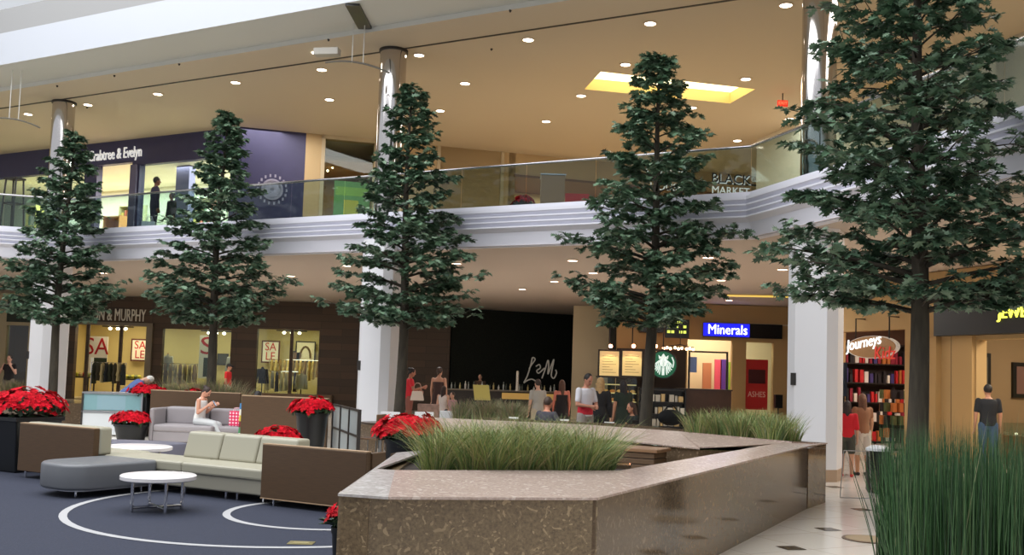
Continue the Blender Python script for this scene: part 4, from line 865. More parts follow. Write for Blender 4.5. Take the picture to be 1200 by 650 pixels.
# ================================================================== PLANTS
def blades(name,base,n,hmin,hmax,spread,width,mats,parent=None,droop=.5,seg=4,stiff=0):
    # base: function -> (x,y,z, outward dx, dy) ; each blade a narrow bent strip
    B=np.array([base() for _ in range(n)]); h=rng.uniform(hmin,hmax,n); az=rng.uniform(0,2*PI,n)
    out=np.stack([np.cos(az),np.sin(az)],1)*rng.uniform(0,spread,n)[:,None]+B[:,3:5]
    side=np.stack([-np.sin(az),np.cos(az)],1); tw=rng.uniform(0,2*PI,n); side=np.stack([np.cos(tw),np.sin(tw)],1)
    V=np.zeros((n,2*seg+1,3)); dr=rng.uniform(.2,1,n)*droop
    for s_ in range(seg+1):
        f=s_/seg; r_=f**(1.8-stiff*.6); z=f-dr*f**2.5*.55
        c=np.stack([B[:,0]+out[:,0]*r_*h,B[:,1]+out[:,1]*r_*h,B[:,2]+h*z],1)
        if s_<seg:
            w=width*(1-f*.75); V[:,2*s_,:]=c; V[:,2*s_+1,:]=c
            V[:,2*s_,:2]-=side*w/2; V[:,2*s_+1,:2]+=side*w/2
        else: V[:,2*seg,:]=c
    k=2*seg+1; fl=[];cn=[]
    for s_ in range(seg-1): fl+= [2*s_,2*s_+1,2*s_+3,2*s_+2]; cn.append(4)
    fl += [2*seg-2,2*seg-1,2*seg]; cn.append(3)
    flat=(np.array(fl)[None,:]+np.arange(n)[:,None]*k).ravel(); cnt=np.tile(cn,n); st=np.concatenate([[0],np.cumsum(cnt)[:-1]])
    return npmesh(name,V.reshape(-1,3),flat,st,cnt,mats,parent)
def inpoly(poly):
    P=np.array(poly); lo,hi=P.min(0),P.max(0)
    while 1:
        p=rng.uniform(lo,hi); c=False; j=len(P)-1
        for i in range(len(P)):
            if (P[i,1]>p[1])!=(P[j,1]>p[1]) and p[0]<(P[j,0]-P[i,0])*(p[1]-P[i,1])/(P[j,1]-P[i,1])+P[i,0]: c=not c
            j=i
        if c: return p
def clumps(poly,n,r,z,lean):
    C=[inpoly(poly) for _ in range(n)]
    def f():
        c=C[rng.integers(n)]; a=rng.uniform(0,2*PI); q=r*math.sqrt(rng.uniform()); 
        return (c[0]+q*math.cos(a),c[1]+q*math.sin(a),z,lean*q/r*math.cos(a),lean*q/r*math.sin(a))
    return f
m_grass=mat('ornamental_grass',(96,112,64),.6,island=[(70,98,56),(112,138,74),(152,164,92),(176,160,114),(92,122,82)])
m_grassd=mat('far_grass',(84,96,60),.6,island=[(74,92,62),(120,128,84),(160,146,108),(150,122,108)])
m_rush=mat('rush',(34,66,42),.5,island=[(26,54,28),(40,74,40),(56,94,52),(86,112,70)]); m_rushp=mat('rush_pale',(120,126,92),.6,island=[(96,110,76),(140,138,104)])
fp=[(-.66,8.95),(.9,9.25),(1.0,9.9),(-.62,9.9)]
o=blades('ornamental_grass',clumps(fp,30,.14,.84,.75),10000,.2,.70,.34,.008,m_grass,droop=.8); tag(o,'thick fountain grass growing in the front granite planter','grass',kind='stuff')
bp=[(C3[0]+.0,C3[1]+.3),(C4[0]-.15,C4[1]+.35),(C4[0]+.45,C4[1]+.75),(C3[0]+1.5,C3[1]+1.3)]
o=blades('ornamental_grass',clumps(bp,30,.2,.84,.5),5200,.3,.62,.2,.012,m_grass,droop=.7); tag(o,'grass with reddish tips behind the granite wall beside the white column','grass',kind='stuff')
gp=[(-1.35,21.6),(.15,21.3),(.25,22.2),(-1.2,22.4)]
pl=thing('stone_trough','low dark stone trough behind the granite wall holding pale grass','planter',(-.55,21.9,0)); b=MB(); b.prism([(p[0]*1.08+.05,p[1]+(-.2 if p[1]<21.9 else .2)) for p in gp],0,.72); b.build('box',m_gran_side,pl,world=True); MB().box((-1.2,21.7,.72),(.1,22.1,.74)).build('soil',m_soil,pl,world=True)
o=blades('ornamental_grass',clumps(gp,14,.2,.73,.55),2600,.3,.62,.2,.014,m_grassd,droop=.6); tag(o,'small patch of grass beyond the granite wall in front of the dark bar','grass',kind='stuff')
# rushes on the right
rp=[(3.0,7.7),(7.0,7.7),(7.0,9.3),(3.42,9.3)]
pl=thing('low_stone_planter','low stone planter at bottom right holding the tall rushes','planter',(5.2,8.9,0)); b=MB(); b.prism([(2.9,7.5),(7.2,7.5),(7.2,9.45),(3.35,9.45)],0,.09); b.build('box',m_gran_side,pl,world=True); b=MB(); b.prism([(3.0,7.6),(7.05,7.6),(7.05,9.35),(3.42,9.35)],.09,.10); b.build('soil',m_soil,pl,world=True)
def rb():
    p=inpoly(rp); return (p[0],p[1],.1,0,0)
o=blades('tall_rushes',rb,9500,1.0,1.52,.10,.010,[m_rush],droop=.12,stiff=1); tag(o,'dense stand of tall dark green rushes filling the bottom right corner','rushes',kind='stuff')
def rb2():
    p=inpoly([(3.0,7.7),(3.3,7.7),(3.6,9.2),(3.4,9.2)]); return (p[0],p[1],.1,-.2,0)
o=blades('stray_rushes',rb2,70,.9,1.45,.22,.010,[m_rush],droop=.15,stiff=1); tag(o,'loose rush stems leaning out to the left of the dense stand','rushes',kind='stuff')
def rb3():
    p=inpoly(rp); return (p[0],p[1],.1,.05,0)
o=blades('pale_rush_stems',rb3,130,1.3,1.75,.2,.008,[m_rushp],droop=.2,stiff=1); tag(o,'thin pale straw stems sticking out above the green rushes','rushes',kind='stuff')
# ------------------------------------------------------------------ trees
LEAF=np.array([(0,0),(.10,.16),(.42,.20),(.20,.36),(.52,.55),(.20,.58),(.30,.80),(.08,.78),(0,1.0)])
def leaves_mesh(P,D,N,L,name,parent,m_):
    # P base points, D directions, N normals, L lengths
    n=len(P); D=D/np.linalg.norm(D,axis=1)[:,None]; S=np.cross(D,N); S/= (np.linalg.norm(S,axis=1)[:,None]+1e-9); Nn=np.cross(S,D)
    k=len(LEAF); V=np.zeros((n,2*k-2,3)); fold=rng.uniform(-.1,.35,n)
    for i,(w,l) in enumerate(LEAF):
        V[:,i,:]=P+D*(l*L)[:,None]+S*(w*L*.8)[:,None]+Nn*(w*L*fold)[:,None]-Nn*(l*l*L*.18)[:,None]
    for q,i in enumerate(range(k-2,0,-1)):
        w,l=LEAF[i]; V[:,k+q,:]=P+D*(l*L)[:,None]-S*(w*L*.8)[:,None]+Nn*(w*L*fold)[:,None]-Nn*(l*l*L*.18)[:,None]
    f1=list(range(k)); f2=[0,k-1]+[k+q for q in range(k-2)]
    flat=(np.array(f1+f2)[None,:]+np.arange(n)[:,None]*(2*k-2)).ravel(); cnt=np.tile([len(f1),len(f2)],n); st=np.concatenate([[0],np.cumsum(cnt)[:-1]])
    return npmesh(name,V.reshape(-1,3),flat,st,cnt,[m_],parent)
PROF=[(0,1.05),(.06,1.5),(.2,1.55),(.32,1.32),(.42,1.30),(.55,.98),(.66,.92),(.78,.53),(.88,.34),(.95,.2),(1,.05)]
def tree(x,y,base,zc,zt,rw,r0,label,nb,per,leafL,seed,lean=0,z_out=None):
    random.seed(seed); t=thing('oak_tree',label,'tree',(x,y,base),0)
    h=zt-base; n=10; tr=[]; R=[]
    for i in range(n+1):
        f=i/n; tr.append(Vector((lean*f*h+.04*math.sin(f*7+seed),.04*math.cos(f*5+seed),f*h))); R.append(r0*(1-f)**.75*(1.0 if f>.02 else 1.25)+.008)
    MB().tube(tr,R,12).build('trunk',m_bark,t,smooth=2)
    def tp(z):
        f=min(.999,max(0,z/h))*n; i=int(f); return tr[i].lerp(tr[i+1],f-i)
    bb=MB(); P=[];D=[]
    zc-=base
    def rr(f):
        for (a,b_),(c,d) in zip(PROF,PROF[1:]):
            if a<=f<=c: return (b_+(d-b_)*(f-a)/(c-a))/1.55*rw
        return .05
    for i in range(nb):
        f=(i+.5)/nb; f=f**1.12; z=zc+f*(h-zc)*.985; a=i*2.399+random.uniform(-.4,.4); cl=math.sin(2*a+seed)*math.cos(10*f+seed*1.7); L=rr(f)*random.uniform(.66,1.08)*(1+.24*cl)
        if cl<-.86 and f<.85: continue
        up=.30*(1-f)+.5*f; z0=max(zc*.92,z-L*up*.9); p0=tp(z0); pts=[]
        bend=random.uniform(-.12,.12)
        for k in range(6):
            q=k/5; aa=a+bend*q; pts.append(p0+Vector((math.cos(aa)*L*q,math.sin(aa)*L*q,L*up*(q-.35*q*q*(1.4-f))*1.0)))
        bb.tube(pts,[max(.006,.030*(L/rw+.2)*(1-k/5.5)) for k in range(6)],6)
        nt=max(3,int(per*(.35+.65*L/rw)))
        for j in range(nt):
            q=random.uniform(.10,1)**.8 if j else 1.0; qi=min(4,int(q*5)); c=pts[qi].lerp(pts[qi+1],q*5-qi)
            ta=a+random.uniform(-1.5,1.5); tl=random.uniform(.08,.36)*rw*(1.15-.3*q)*(.5+.5*L/rw); td=Vector((math.cos(ta),math.sin(ta),random.uniform(-.25,.5)))
            e=c+td*tl
            if random.random()<.6: bb.tube([c,e],[.006,.004],4)
            m_=random.randint(6,9)
            for k in range(m_):
                la=ta+random.uniform(-2.2,2.2); d=Vector((math.cos(la),math.sin(la),random.uniform(-.55,.35)))
                s_=random.random(); pp=c.lerp(e,.45+.55*s_); P.append(pp); D.append(d)
    bb.build('branches',m_bark,t,smooth=2,fixn=False)
    P=np.array([tuple(p) for p in P]); D=np.array([tuple(d) for d in D]); n_=len(P)
    N=np.stack([rng.normal(0,.45,n_),rng.normal(0,.45,n_),np.ones(n_)],1); L=rng.uniform(.75,1.2,n_)*leafL
    leaves_mesh(P,D,N,L,'foliage',t,m_leaf)
    return t
def along(k): return (2.66-U[0]*5.85*k, 19.15-U[1]*5.85*k)
LAB=['leafy indoor tree in front of the ochre coffee bar, fourth from the left','leafy indoor tree before the middle white column, third from the left','leafy indoor tree before the shop windows, second from the left','leftmost leafy indoor tree beside the left white column']
TX=[766,478,254,76]
for k in range(4):
    x,y=along(k); x+=(-.02,.1,.26,.30)[k]
    zt=8.15
    tree(x,y,.0,2.95,zt,[1.62,1.5,1.5,1.5][k],.125,LAB[k],84,22,.18,11+k,lean=[.016,.002,.012,.02][k])
tree(5.09,12.45,.0,2.95,8.3,1.72,.135,'largest leafy indoor tree at the right, its top cut off by the frame',96,25,.165,31,lean=-.002)
# planters round the trunks further left
for k,w in ((1,.9),(2,1.35),(3,1.2)):
    x,y=along(k); pl=thing('stone_trough',['','stone trough round the third tree trunk','long stone trough round the second tree trunk','stone trough round the leftmost tree trunk'][k],'planter',(x,y,0),rad(-28))
    b=MB(); b.box((-w,-.5,0),(w,-.38,.6)).box((-w,.38,0),(w,.5,.6)).box((-w,-.38,0),(-w+.12,.38,.6)).box((w-.12,-.38,0),(w,.38,.6)); b.build('box',m_gran_side,pl); b=MB(); b.box((-w+.12,-.38,.4),(w-.12,.38,.55)); b.build('soil',m_soil,pl)
    if k==2:
        gpn=[(x-1.0,y+.35),(x+1.0,y-.7),(x+1.15,y-.45),(x-.85,y+.6)]
        o=blades('ornamental_grass',clumps(gpn,16,.16,.54,.5),2800,.65,1.1,.2,.016,m_grassd,droop=.6); tag(o,'grass round the second tree trunk before the shop windows','grass',kind='stuff')
p=PD(14,452,33); pl=thing('stone_trough','stone trough with grass at the far left edge','planter',(p.x,p.y,0)); MB().box((-1.6,-.5,0),(1.3,.4,.55)).build('box',mat('pale_stone',(176,164,146),.5),pl); MB().box((-1.5,-.42,.55),(1.2,.32,.56)).build('soil',m_soil,pl)
o=blades('ornamental_grass',clumps([(p.x-1.4,p.y-.3),(p.x+1.1,p.y-.3),(p.x+1.1,p.y+.2),(p.x-1.4,p.y+.2)],10,.2,.55,.4),1500,.3,.6,.2,.018,m_grassd,droop=.5); tag(o,'grass in the stone trough at the far left edge','grass',kind='stuff')
# ------------------------------------------------------------------ poinsettias
FO=PZ(308,592); SF=frame(FO.x,FO.y,.012,118)
def poinsettia(x,y,hp,rt,rb_,rf,hf,label,n=70,square=False,seed=0,sy=1,z0=None):
    random.seed(seed+100); t=thing('potted_poinsettia',label,'potted plant',(x,y,z0 if z0 is not None else (0.012 if y<19 and x<-.9 else 0)),rad(-28))
    if square:
        b=MB(); q=[(-1,-1),(1,-1),(1,1),(-1,1)]; b.add([(p[0]*rb_,p[1]*rb_,0) for p in q]+[(p[0]*rt,p[1]*rt,hp) for p in q],[(3,2,1,0),(4,5,6,7),(0,1,5,4),(1,2,6,5),(2,3,7,6),(3,0,4,7)]); po=b.build('pot',m_pot,t,bevel=.02)
        MB().box((-rt*1.04,-rt*1.04,hp-.07),(rt*1.04,rt*1.04,hp)).build('pot_rim',m_pot,po,bevel=.01)
    else: po=MB().lathe([(rb_,0),(rt*.98,hp-.05),(rt*1.05,hp-.05),(rt*1.05,hp),(rt*.9,hp),(rt*.9,hp-.03)],n=32).build('pot',m_pot,t,smooth=True)
    MB().lathe([(rt*.88,hp-.06),(rt*.86,hp-.02)],n=24).build('soil',m_soil,po)
    P=[];D=[];N=[];L=[];P2=[];D2=[];N2=[];L2=[]
    for i in range(n):
        a=i*2.399; q=math.sqrt((i+.5)/n); th=q*1.35
        c=Vector((rf*math.sin(th)/math.sin(1.35)*math.cos(a),rf*sy*math.sin(th)/math.sin(1.35)*math.sin(a),hp+hf*(.25+.75*math.cos(th)))); c+=Vector((random.gauss(0,.02),random.gauss(0,.02),random.gauss(0,.025)))
        nrm=Vector((math.cos(a)*math.sin(th*.8),math.sin(a)*math.sin(th*.8),math.cos(th*.8))).normalized(); e1=nrm.orthogonal().normalized(); e2=nrm.cross(e1)
        for k in range(9):
            aa=2*PI*k/9+random.uniform(-.2,.2); d=e1*math.cos(aa)+e2*math.sin(aa)+nrm*random.uniform(0,.45); P.append(c); D.append(d); N.append(nrm); L.append(random.uniform(.075,.12)*(1 if k%2 else .75))
        for k in range(3):
            aa=random.uniform(0,2*PI); d=e1*math.cos(aa)+e2*math.sin(aa)-nrm*.4; P2.append(c-nrm*.05); D2.append(d); N2.append(nrm); L2.append(random.uniform(.09,.14))
    for i in range(26):
        a=random.uniform(0,2*PI); P2.append(Vector((rt*.8*math.cos(a),rt*.8*math.sin(a),hp+.02))); D2.append(Vector((math.cos(a),math.sin(a),random.uniform(-.2,.6)))); N2.append(Vector((0,0,1))); L2.append(.15)
    ar=lambda X:np.array([tuple(v) for v in X])
    leaves_mesh(ar(P),ar(D),ar(N),np.array(L),'bracts',t,m_red); leaves_mesh(ar(P2),ar(D2),ar(N2),np.array(L2),'leaves',t,m_pgreen)
    b=MB(); [b.tube([(0.02*k,0,hp-.05),(rf*.5*math.cos(k*1.05),rf*.5*math.sin(k*1.05),hp+hf*.5)],.012,5) for k in range(6)]; b.build('stems',m_pgreen,t)
    return t
p=SF@Vector((-5.43,.46,0)); poinsettia(p.x,p.y,.86,.42,.30,.60,.40,'big poinsettia in a tall square black planter at the far left',130,True,1)
p=PD(54,480,17.2); poinsettia(p.x,p.y,.78,.24,.18,.34,.25,'smaller poinsettia tucked right of the big one at the far left',50,False,2)
p=PZ(153,519); poinsettia(p.x,p.y,.42,.36,.27,.42,.24,'low poinsettia in a black pot before the white glass kiosk',90,False,3)
p=PD(172,480,24.15); poinsettia(p.x,p.y,.98,.25,.18,.44,.22,'poinsettia on a tall black pot at the right end of the kiosk',80,True,4)
p=PD(229,458,23.85); poinsettia(p.x,p.y,.92,.22,.16,.2,.24,'poinsettia behind the seated woman, only its top showing',26,False,5)
p=PD(366,480,17.6); poinsettia(p.x,p.y,.98,.28,.19,.37,.22,'poinsettia in a tall tapered black pot beside the black framed glass screen',90,False,6)
p=PD(327,510,16.3); poinsettia(p.x,p.y,.52,.27,.2,.36,.24,'low poinsettia between the brown partition and the sofa end panel',80,False,7)
p=PD(474,510,10.75); poinsettia(p.x-.05,p.y+.7,1.0,.24,.17,.37,.23,'poinsettia in a black pot right behind the front granite planter corner',110,False,8)
p=PD(392,610,8.7); poinsettia(p.x+.09,p.y,.42,.11,.08,.125,.15,'tiny red poinsettia peeping out left of the granite planter',10,False,9)
p=PD(616,233,24.0); poinsettia(p.x-.05,p.y,.42,.2,.15,.24,.2,'dark red poinsettia upstairs behind the railing, left of the brown column box',40,True,10,z0=ZF)
# ================================================================== LOUNGE
def sofa_local(x,y): return tuple((SF@Vector((x,y,0))))
def legs(t,pts,h=.1):
    for x,y in pts: MB().tube([(x,y,0),(x,y,h)],.018,8).build('leg',m_chrome,t)
# centre sofa
L_=3.0
t=thingf('modular_sofa','cream three cushion sofa facing the camera, centre of the lounge','sofa',*sofa_local(-1.5,0),118)
MB().box((-1.5,.03,.1),(1.5,.92,.30)).build('base',m_vinyl2,t,bevel=.02)
MB().box((-1.5,0,.29),(0.02,.72,.44)).build('seat',m_vinyl,t,bevel=.035,seg=3); MB().box((.02,0,.29),(1.5,.72,.44)).build('seat',m_vinyl,t,bevel=.035,seg=3)
for k in range(3):
    x0=-.54+.68*k; b=MB(); b.add([(x0,.56,.44),(x0+.665,.56,.44),(x0+.665,.66,.80),(x0,.66,.80),(x0,.92,.3),(x0+.665,.92,.3),(x0+.665,.92,.80),(x0,.92,.80)],[(0,1,2,3),(5,4,7,6),(3,2,6,7),(1,0,4,5),(0,3,7,4),(2,1,5,6)]); b.build('back_cushion',m_vinyl,t,bevel=.035,seg=3)
legs(t,[(-1.3,.12),(.0,.12),(.75,.12),(.95,.12),(1.4,.12),(-1.3,.8),(1.3,.8)])
# left unit, its back to the camera
t=thingf('modular_sofa','sofa unit at the left with brown wooden back towards the camera','sofa',*sofa_local(-3.83,-.15),118)
bp_=MB().box((-.83,0,.1),(.79,.10,.80)).build('back_panel',m_lam,t,bevel=.01); MB().box((-.83,.005,.80),(.79,.09,.812)).build('edge_strip',m_lam_edge,bp_)
MB().box((-.82,.10,.42),(.80,.32,.82)).build('back_cushion',m_vinyl,t,bevel=.04,seg=3); MB().box((-.82,.12,.12),(.82,1.0,.30)).build('base',m_vinyl2,t,bevel=.02); MB().box((-.82,.30,.29),(.82,1.02,.44)).build('seat',m_vinyl,t,bevel=.035,seg=3)
legs(t,[(-.7,.05),(.6,.05),(-.1,.9),(.7,.9)])
# right end unit
t=thingf('modular_sofa','sofa unit at the right, brown wooden end panel beside the granite planter','sofa',*sofa_local(.78,-.06),118)
bp_=MB().box((-.78,0,.1),(.86,.10,.77)).build('back_panel',m_lam,t,bevel=.008); MB().box((-.78,.002,.77),(.86,.1,.784)).build('edge_strip',m_lam_edge,bp_); MB().box((-.78,.0,.085),(.86,.1,.1)).build('edge_strip',m_lam_edge,t)
MB().box((-.76,.10,.42),(.84,.32,.75)).build('back_cushion',m_vinyl,t,bevel=.03); MB().box((-.76,.12,.12),(.84,1.0,.30)).build('base',m_vinyl2,t,bevel=.02); MB().box((-.76,.30,.29),(.84,1.0,.44)).build('seat',m_vinyl,t,bevel=.03)
MB().box((.80,.10,.1),(.88,1.0,.76)).build('side_panel',m_lam,t,bevel=.008); legs(t,[(-.6,.06),(.7,.06),(-.6,.9),(.7,.9)])
# ottoman
a1,a2=PZ(83,586,.012),PZ(184,576,.012); M=Vector((a2.x-a1.x,a2.y-a1.y)); az=math.degrees(math.atan2(M.x,M.y)); Lo=M.length+.05
t=thingf('ottoman','grey rounded wedge ottoman left of the round white table','ottoman',a1.x,a1.y,.012,az)
b=MB(); pl=[]
for i in range(9): a_=PI+PI*.5*i/8; pl.append((.3+.3*math.cos(a_),.3+.3*math.sin(a_)))
for i in range(9): a_=-PI/2+PI*.5*i/8; pl.append((Lo-.15+.15*math.cos(a_),.15+.15*math.sin(a_)))
for i in range(9): a_=PI*.5*i/8; pl.append((Lo-.25+.25*math.cos(a_),.8+.25*math.sin(a_)))
for i in range(9): a_=PI/2+PI*.5*i/8; pl.append((.45+.45*math.cos(a_),.55+.45*math.sin(a_)))
b.prism(pl,.1,.43); b.build('cushion',m_grey,t,bevel=.04,seg=3,smooth=True); b=MB(); b.prism([((p[0]-.8)*.94+.8,(p[1]-.5)*.92+.5) for p in pl],.085,.10); b.build('base',m_alu,t); legs(t,[(.2,.2),(Lo-.2,.15),(.4,.9),(Lo-.3,.95)],.09)
# round tables
def round_table(p,r,label,h=.43):
    t=thing('round_coffee_table',label,'table',(p.x,p.y,.012),rad(20)); m_wl=mat('white_laminate',(226,222,222),.25)
    MB().lathe([(r-.02,h-.06),(r,h-.05),(r,h-.01),(r-.012,h),(.001,h)],n=56).build('tabletop',m_wl,t,smooth=True)
    for k in range(4):
        a=PI/2*k+.3; x,y=r*.68*math.cos(a),r*.68*math.sin(a); MB().tube([(x,y,0),(x,y,h-.06)],.02,10).build('leg',m_chrome,t,smooth=True)
    for k in range(2):
        a=PI/2*k+.3; x,y=r*.68*math.cos(a),r*.68*math.sin(a); MB().tube([(x,y,.05),(-x,-y,.05)],.017,8).build('cross_bar',m_chrome,t)
    return t
round_table(PZ(186,556,.44),.44,'round white coffee table on chrome legs in front of the cream sofa')
round_table(PZ(160,522.5,.44),.55,'round white table behind the cream sofa, mostly hidden')
p=PZ(152,517,.4); t=thing('ottoman','low curved grey bench behind the hidden white table','ottoman',(p.x,p.y,0)); b=MB(); b.prism([(1.0*math.cos(2*PI*i/30),.42*math.sin(2*PI*i/30)) for i in range(30)],.08,.40); b.build('cushion',mat('grey_blue_vinyl',(98,98,112),.5),t,bevel=.03,smooth=True); legs(t,[(-.7,0),(.7,0),(0,.3),(0,-.3)],.08)
p=PZ(353,636,.013); t=thing('floor_socket','small brass floor box cover set in the carpet','floor cover',(p.x,p.y,.012)); MB().box((-.13,-.09,0),(.13,.09,.006)).build('plate',mat('brass',(150,140,96),.4,.7),t,bevel=.002); MB().box((-.08,-.05,.006),(.08,.05,.009)).build('lid',mat('brass2',(176,166,120),.4,.7),t)
# far grey sofa with brown back screens
p=PZ(178,520); ps=p
grey_sofa=t=thing('grey_sofa','grey sofa where the woman sits, brown screen behind it','sofa',(p.x,p.y,0),rad(-4))
MB().box((0,0,.06),(1.32,.95,.28)).build('base',m_greyf,t,bevel=.02); MB().box((0,-.02,.27),(1.32,.9,.43)).build('seat',m_greyf,t,bevel=.05,seg=3); MB().box((1.34,.25,.06),(2.35,.95,.28)).build('base',m_greyf,t,bevel=.02); MB().box((1.34,.23,.27),(2.35,.9,.42)).build('seat',m_greyf,t,bevel=.05,seg=3)
MB().box((.02,.62,.40),(.98,.95,.80)).build('back_cushion',m_greyf,t,bevel=.06,seg=3); MB().box((1.0,.68,.40),(2.36,.97,.79)).build('back_cushion',m_greyf,t,bevel=.06,seg=3); MB().box((-.1,.0,.06),(.0,.97,.78)).build('arm',m_greyf,t,bevel=.04)
legs(t,[(.1,.1),(1.2,.1),(2.2,.35),(.1,.85),(2.2,.85)],.07)
def screen(px0,px1,Y,h,label,thick=.08):
    a=PD(px0,470,Y); c=PD(px1,470,Y-.4); d=Vector((c.x-a.x,c.y-a.y)); az=math.degrees(math.atan2(d.x,d.y)); t=thingf('partition_screen',label,'screen',a.x,a.y,0,az); L=d.length
    bp_=MB().box((0,0,.04),(L,thick,h)).build('panel',m_lam,t,bevel=.008); MB().box((0,-.003,h),(L,thick+.003,h+.02)).build('edge_strip',m_lam_edge,bp_)
    for x in (.1,L-.2): MB().box((x,-.12,0),(x+.1,thick+.12,.04)).build('foot',m_dark,t)
screen(176,281,23.45,1.12,'brown wooden screen behind the grey sofa'); screen(283,384,20.3,1.16,'tall brown wooden partition left of the tall poinsettia pot')
# glass screen with black bars
a=PD(391,480,20.5); c=PD(421,490,17.9); d=Vector((c.x-a.x,c.y-a.y)); az=math.degrees(math.atan2(d.x,d.y)); L=d.length
t=thingf('glass_screen','black framed glass screen left of the middle white column','screen',a.x,a.y,0,az)
for x in (0,L*.33,L*.67,L): MB().box((x-.03,-.03,0),(x+.03,.03,1.06)).build('post',m_dark,t)
for z in (.12,.56,1.02): MB().box((-.02,-.02,z),(L+.02,.02,z+.04)).build('rail',m_dark,t)
m_frost=mat('frosted_panel',(150,158,160),.3)
for k in range(3): MB().box((L*.333*k+.03,-.006,.16),(L*.333*(k+1)-.03,.006,1.02)).build('panel',m_frost,t)
# kiosk
k1=PZ(93,510); t=thing('glass_kiosk','white display kiosk with glass top in front of the bent elderly man','kiosk',(k1.x,k1.y,0),rad(6)); w=1.40
MB().box((0,.02,.03),(w,.68,.55)).build('base_panel',mat('kiosk_white',(206,210,212),.35),t,bevel=.01)
MB().box((0,.0,.55),(w,.7,.59)).build('shelf_rail',m_alu,t); MB().box((0,0,.99),(w,.7,1.03)).build('top_frame',m_alu,t)
for x in (0,w-.04):
    for y in (0,.66): MB().box((x,y,0),(x+.04,y+.04,1.0)).build('post',m_dark if x==0 and y==0 else m_alu,t)
MB().box((.04,.01,.6),(w-.04,.02,.985)).build('glass_front',m_glass,t,fixn=False); MB().box((.04,.03,.6),(w-.04,.04,.985)).build('inner_panel',mat('kiosk_blue',(188,204,210),.4),t)
MB().box((.35,.024,.62),(1.0,.029,.95)).build('inner_card',mat('kiosk_card',(206,210,222),.5),t)
b=MB(); 
for k in range(4): b.tube([(.80+.09*k,-.002,.12),(.84+.09*k,-.002,.3+.05*(k%2))],.008,4)
b.build('printed_mark',m_alu,t)
# pillow and bags on the grey sofa
p=W[grey_sofa]@Vector((1.70,.50,0)); t=thing('gift_bag','pink polka dot bag standing on the grey sofa','bag',(p.x,p.y-.0,.425),rad(-6)); MB().box((-.17,-.06,0),(.17,.06,.33)).build('bag_body',dotmat('pink_dots',(226,40,92),(250,214,222),14),t,bevel=.01)
for y in (-.05,.05): MB().tube([(-.08,y,.33),(-.06,y,.40),(.06,y,.40),(.08,y,.33)],.007,5).build('handle',mat('handle_pink',(236,190,200),.6),t)
p=PD(287,508,21.2); t=thing('tote_bag','tall colourful striped tote bag at the right end of the grey sofa','bag',(p.x,p.y,0)); cols=[(70,130,180),(232,226,214),(214,190,70),(120,40,46),(70,140,90),(236,232,226),(190,60,60)]
for k,cc in enumerate(cols): 
    z=.1+.125*(len(cols)-1-k); MB().add([(-.13-.0,-.06,z),(.13,-.06,z),(.13,.06,z),(-.13,.06,z),(-.12,-.06,z+.125),(.12,-.06,z+.125),(.12,.06,z+.125),(-.12,.06,z+.125)],[(3,2,1,0),(4,5,6,7),(0,1,5,4),(1,2,6,5),(2,3,7,6),(3,0,4,7)]).build('stripe',mat('stripe%d'%k,cc,.7),t)
MB().box((-.14,-.07,0),(.14,.07,.1)).build('base',mat('stripe1',(232,226,214)),t)
# ================================================================== CAFE FURNITURE
def chair(px,py,Y,az,label,m_=None,group=None):
    p=PD(px,py,Y); t=thingf('cafe_chair',label,'chair',p.x,p.y,0,az,group); m_=m_ or mat('chair_white',(222,220,220),.4)
    MB().box((-.2,-.2,.43),(.2,.2,.46)).build('seat',m_,t,bevel=.01)
    MB().box((-.2,.18,.55),(.2,.205,.92)).build('backrest',m_,t,bevel=.01)
    for x in (-.18,.18):
        MB().tube([(x,.19,0),(x,.19,.56)],.012,6).build('leg',m_chrome,t); MB().tube([(x,-.18,0),(x,-.18,.43)],.012,6).build('leg',m_chrome,t)
    return t
chair(456,490,20.5,90,'white cafe chair beside the middle white column'); chair(497,490,21.0,85,'white cafe chair right of the poinsettia, below the woman in red')
chair(436,508,19.5,200,'thin metal framed chair left of the middle column',mat('chair_wood',(120,90,66),.5)); chair(524,486,22.0,95,'white cafe chair half hidden behind the granite wall left end')
def cafe_table(px,Y,label,top):
    p=PD(px,480,Y); t=thing('cafe_table',label,'table',(p.x,p.y,0)); MB().lathe([(.38,.72),(.4,.73),(.4,.75),(.38,.76)],n=32).build('tabletop',top,t); MB().tube([(0,0,.03),(0,0,.72)],.035,10).build('pedestal',m_alu,t); MB().lathe([(.26,0),(.26,.015),(.05,.03)],n=24).build('base',m_dark,t)
    return t
m_ct=mat('cafe_top',(70,56,46),.3)
cafe_table(447,19.6,'small cafe table by the middle white column',m_ct); cafe_table(618,21.2,'cafe table beside the seated man in dark grey',m_ct); cafe_table(722,20.1,'cafe table in front of the seated woman by the fourth tree',m_ct); cafe_table(545,23.2,'dark cafe table beyond the patch of far grass',m_ct)
chair(640,490,20.15,90,'chair under the seated man in dark grey',m_black); chair(746,490,20.9,250,'chair under the seated woman by the fourth tree',m_black)
p=PD(504,478,24.5); t=thing('shopping_bag','pale brown printed shopping bag standing by the woman in red','bag',(p.x,p.y,0)); MB().box((-.3,-.1,.45),(.22,.1,.98)).build('bag_body',mat('kraft',(176,140,124),.7,var=.2,scale=12),t,bevel=.01); MB().box((-.35,-.2,0),(.3,.2,.45)).build('crate',m_dark,t)
p=PD(597,452,26); t=thing('menu_easel','small yellow board propped up beyond the far grass','board',(PD(566,455,25).x,25,0)); MB().add([(-.2,0,1.1),(.2,0,1.1),(.14,.12,1.48),(-.26,.12,1.48),(-.2,.03,1.1),(.2,.03,1.1),(.14,.15,1.48),(-.26,.15,1.48)],[(0,1,2,3),(7,6,5,4),(0,4,5,1),(1,5,6,2),(2,6,7,3),(3,7,4,0)]).build('board',mat('board_yellow',(200,180,90),.6),t)
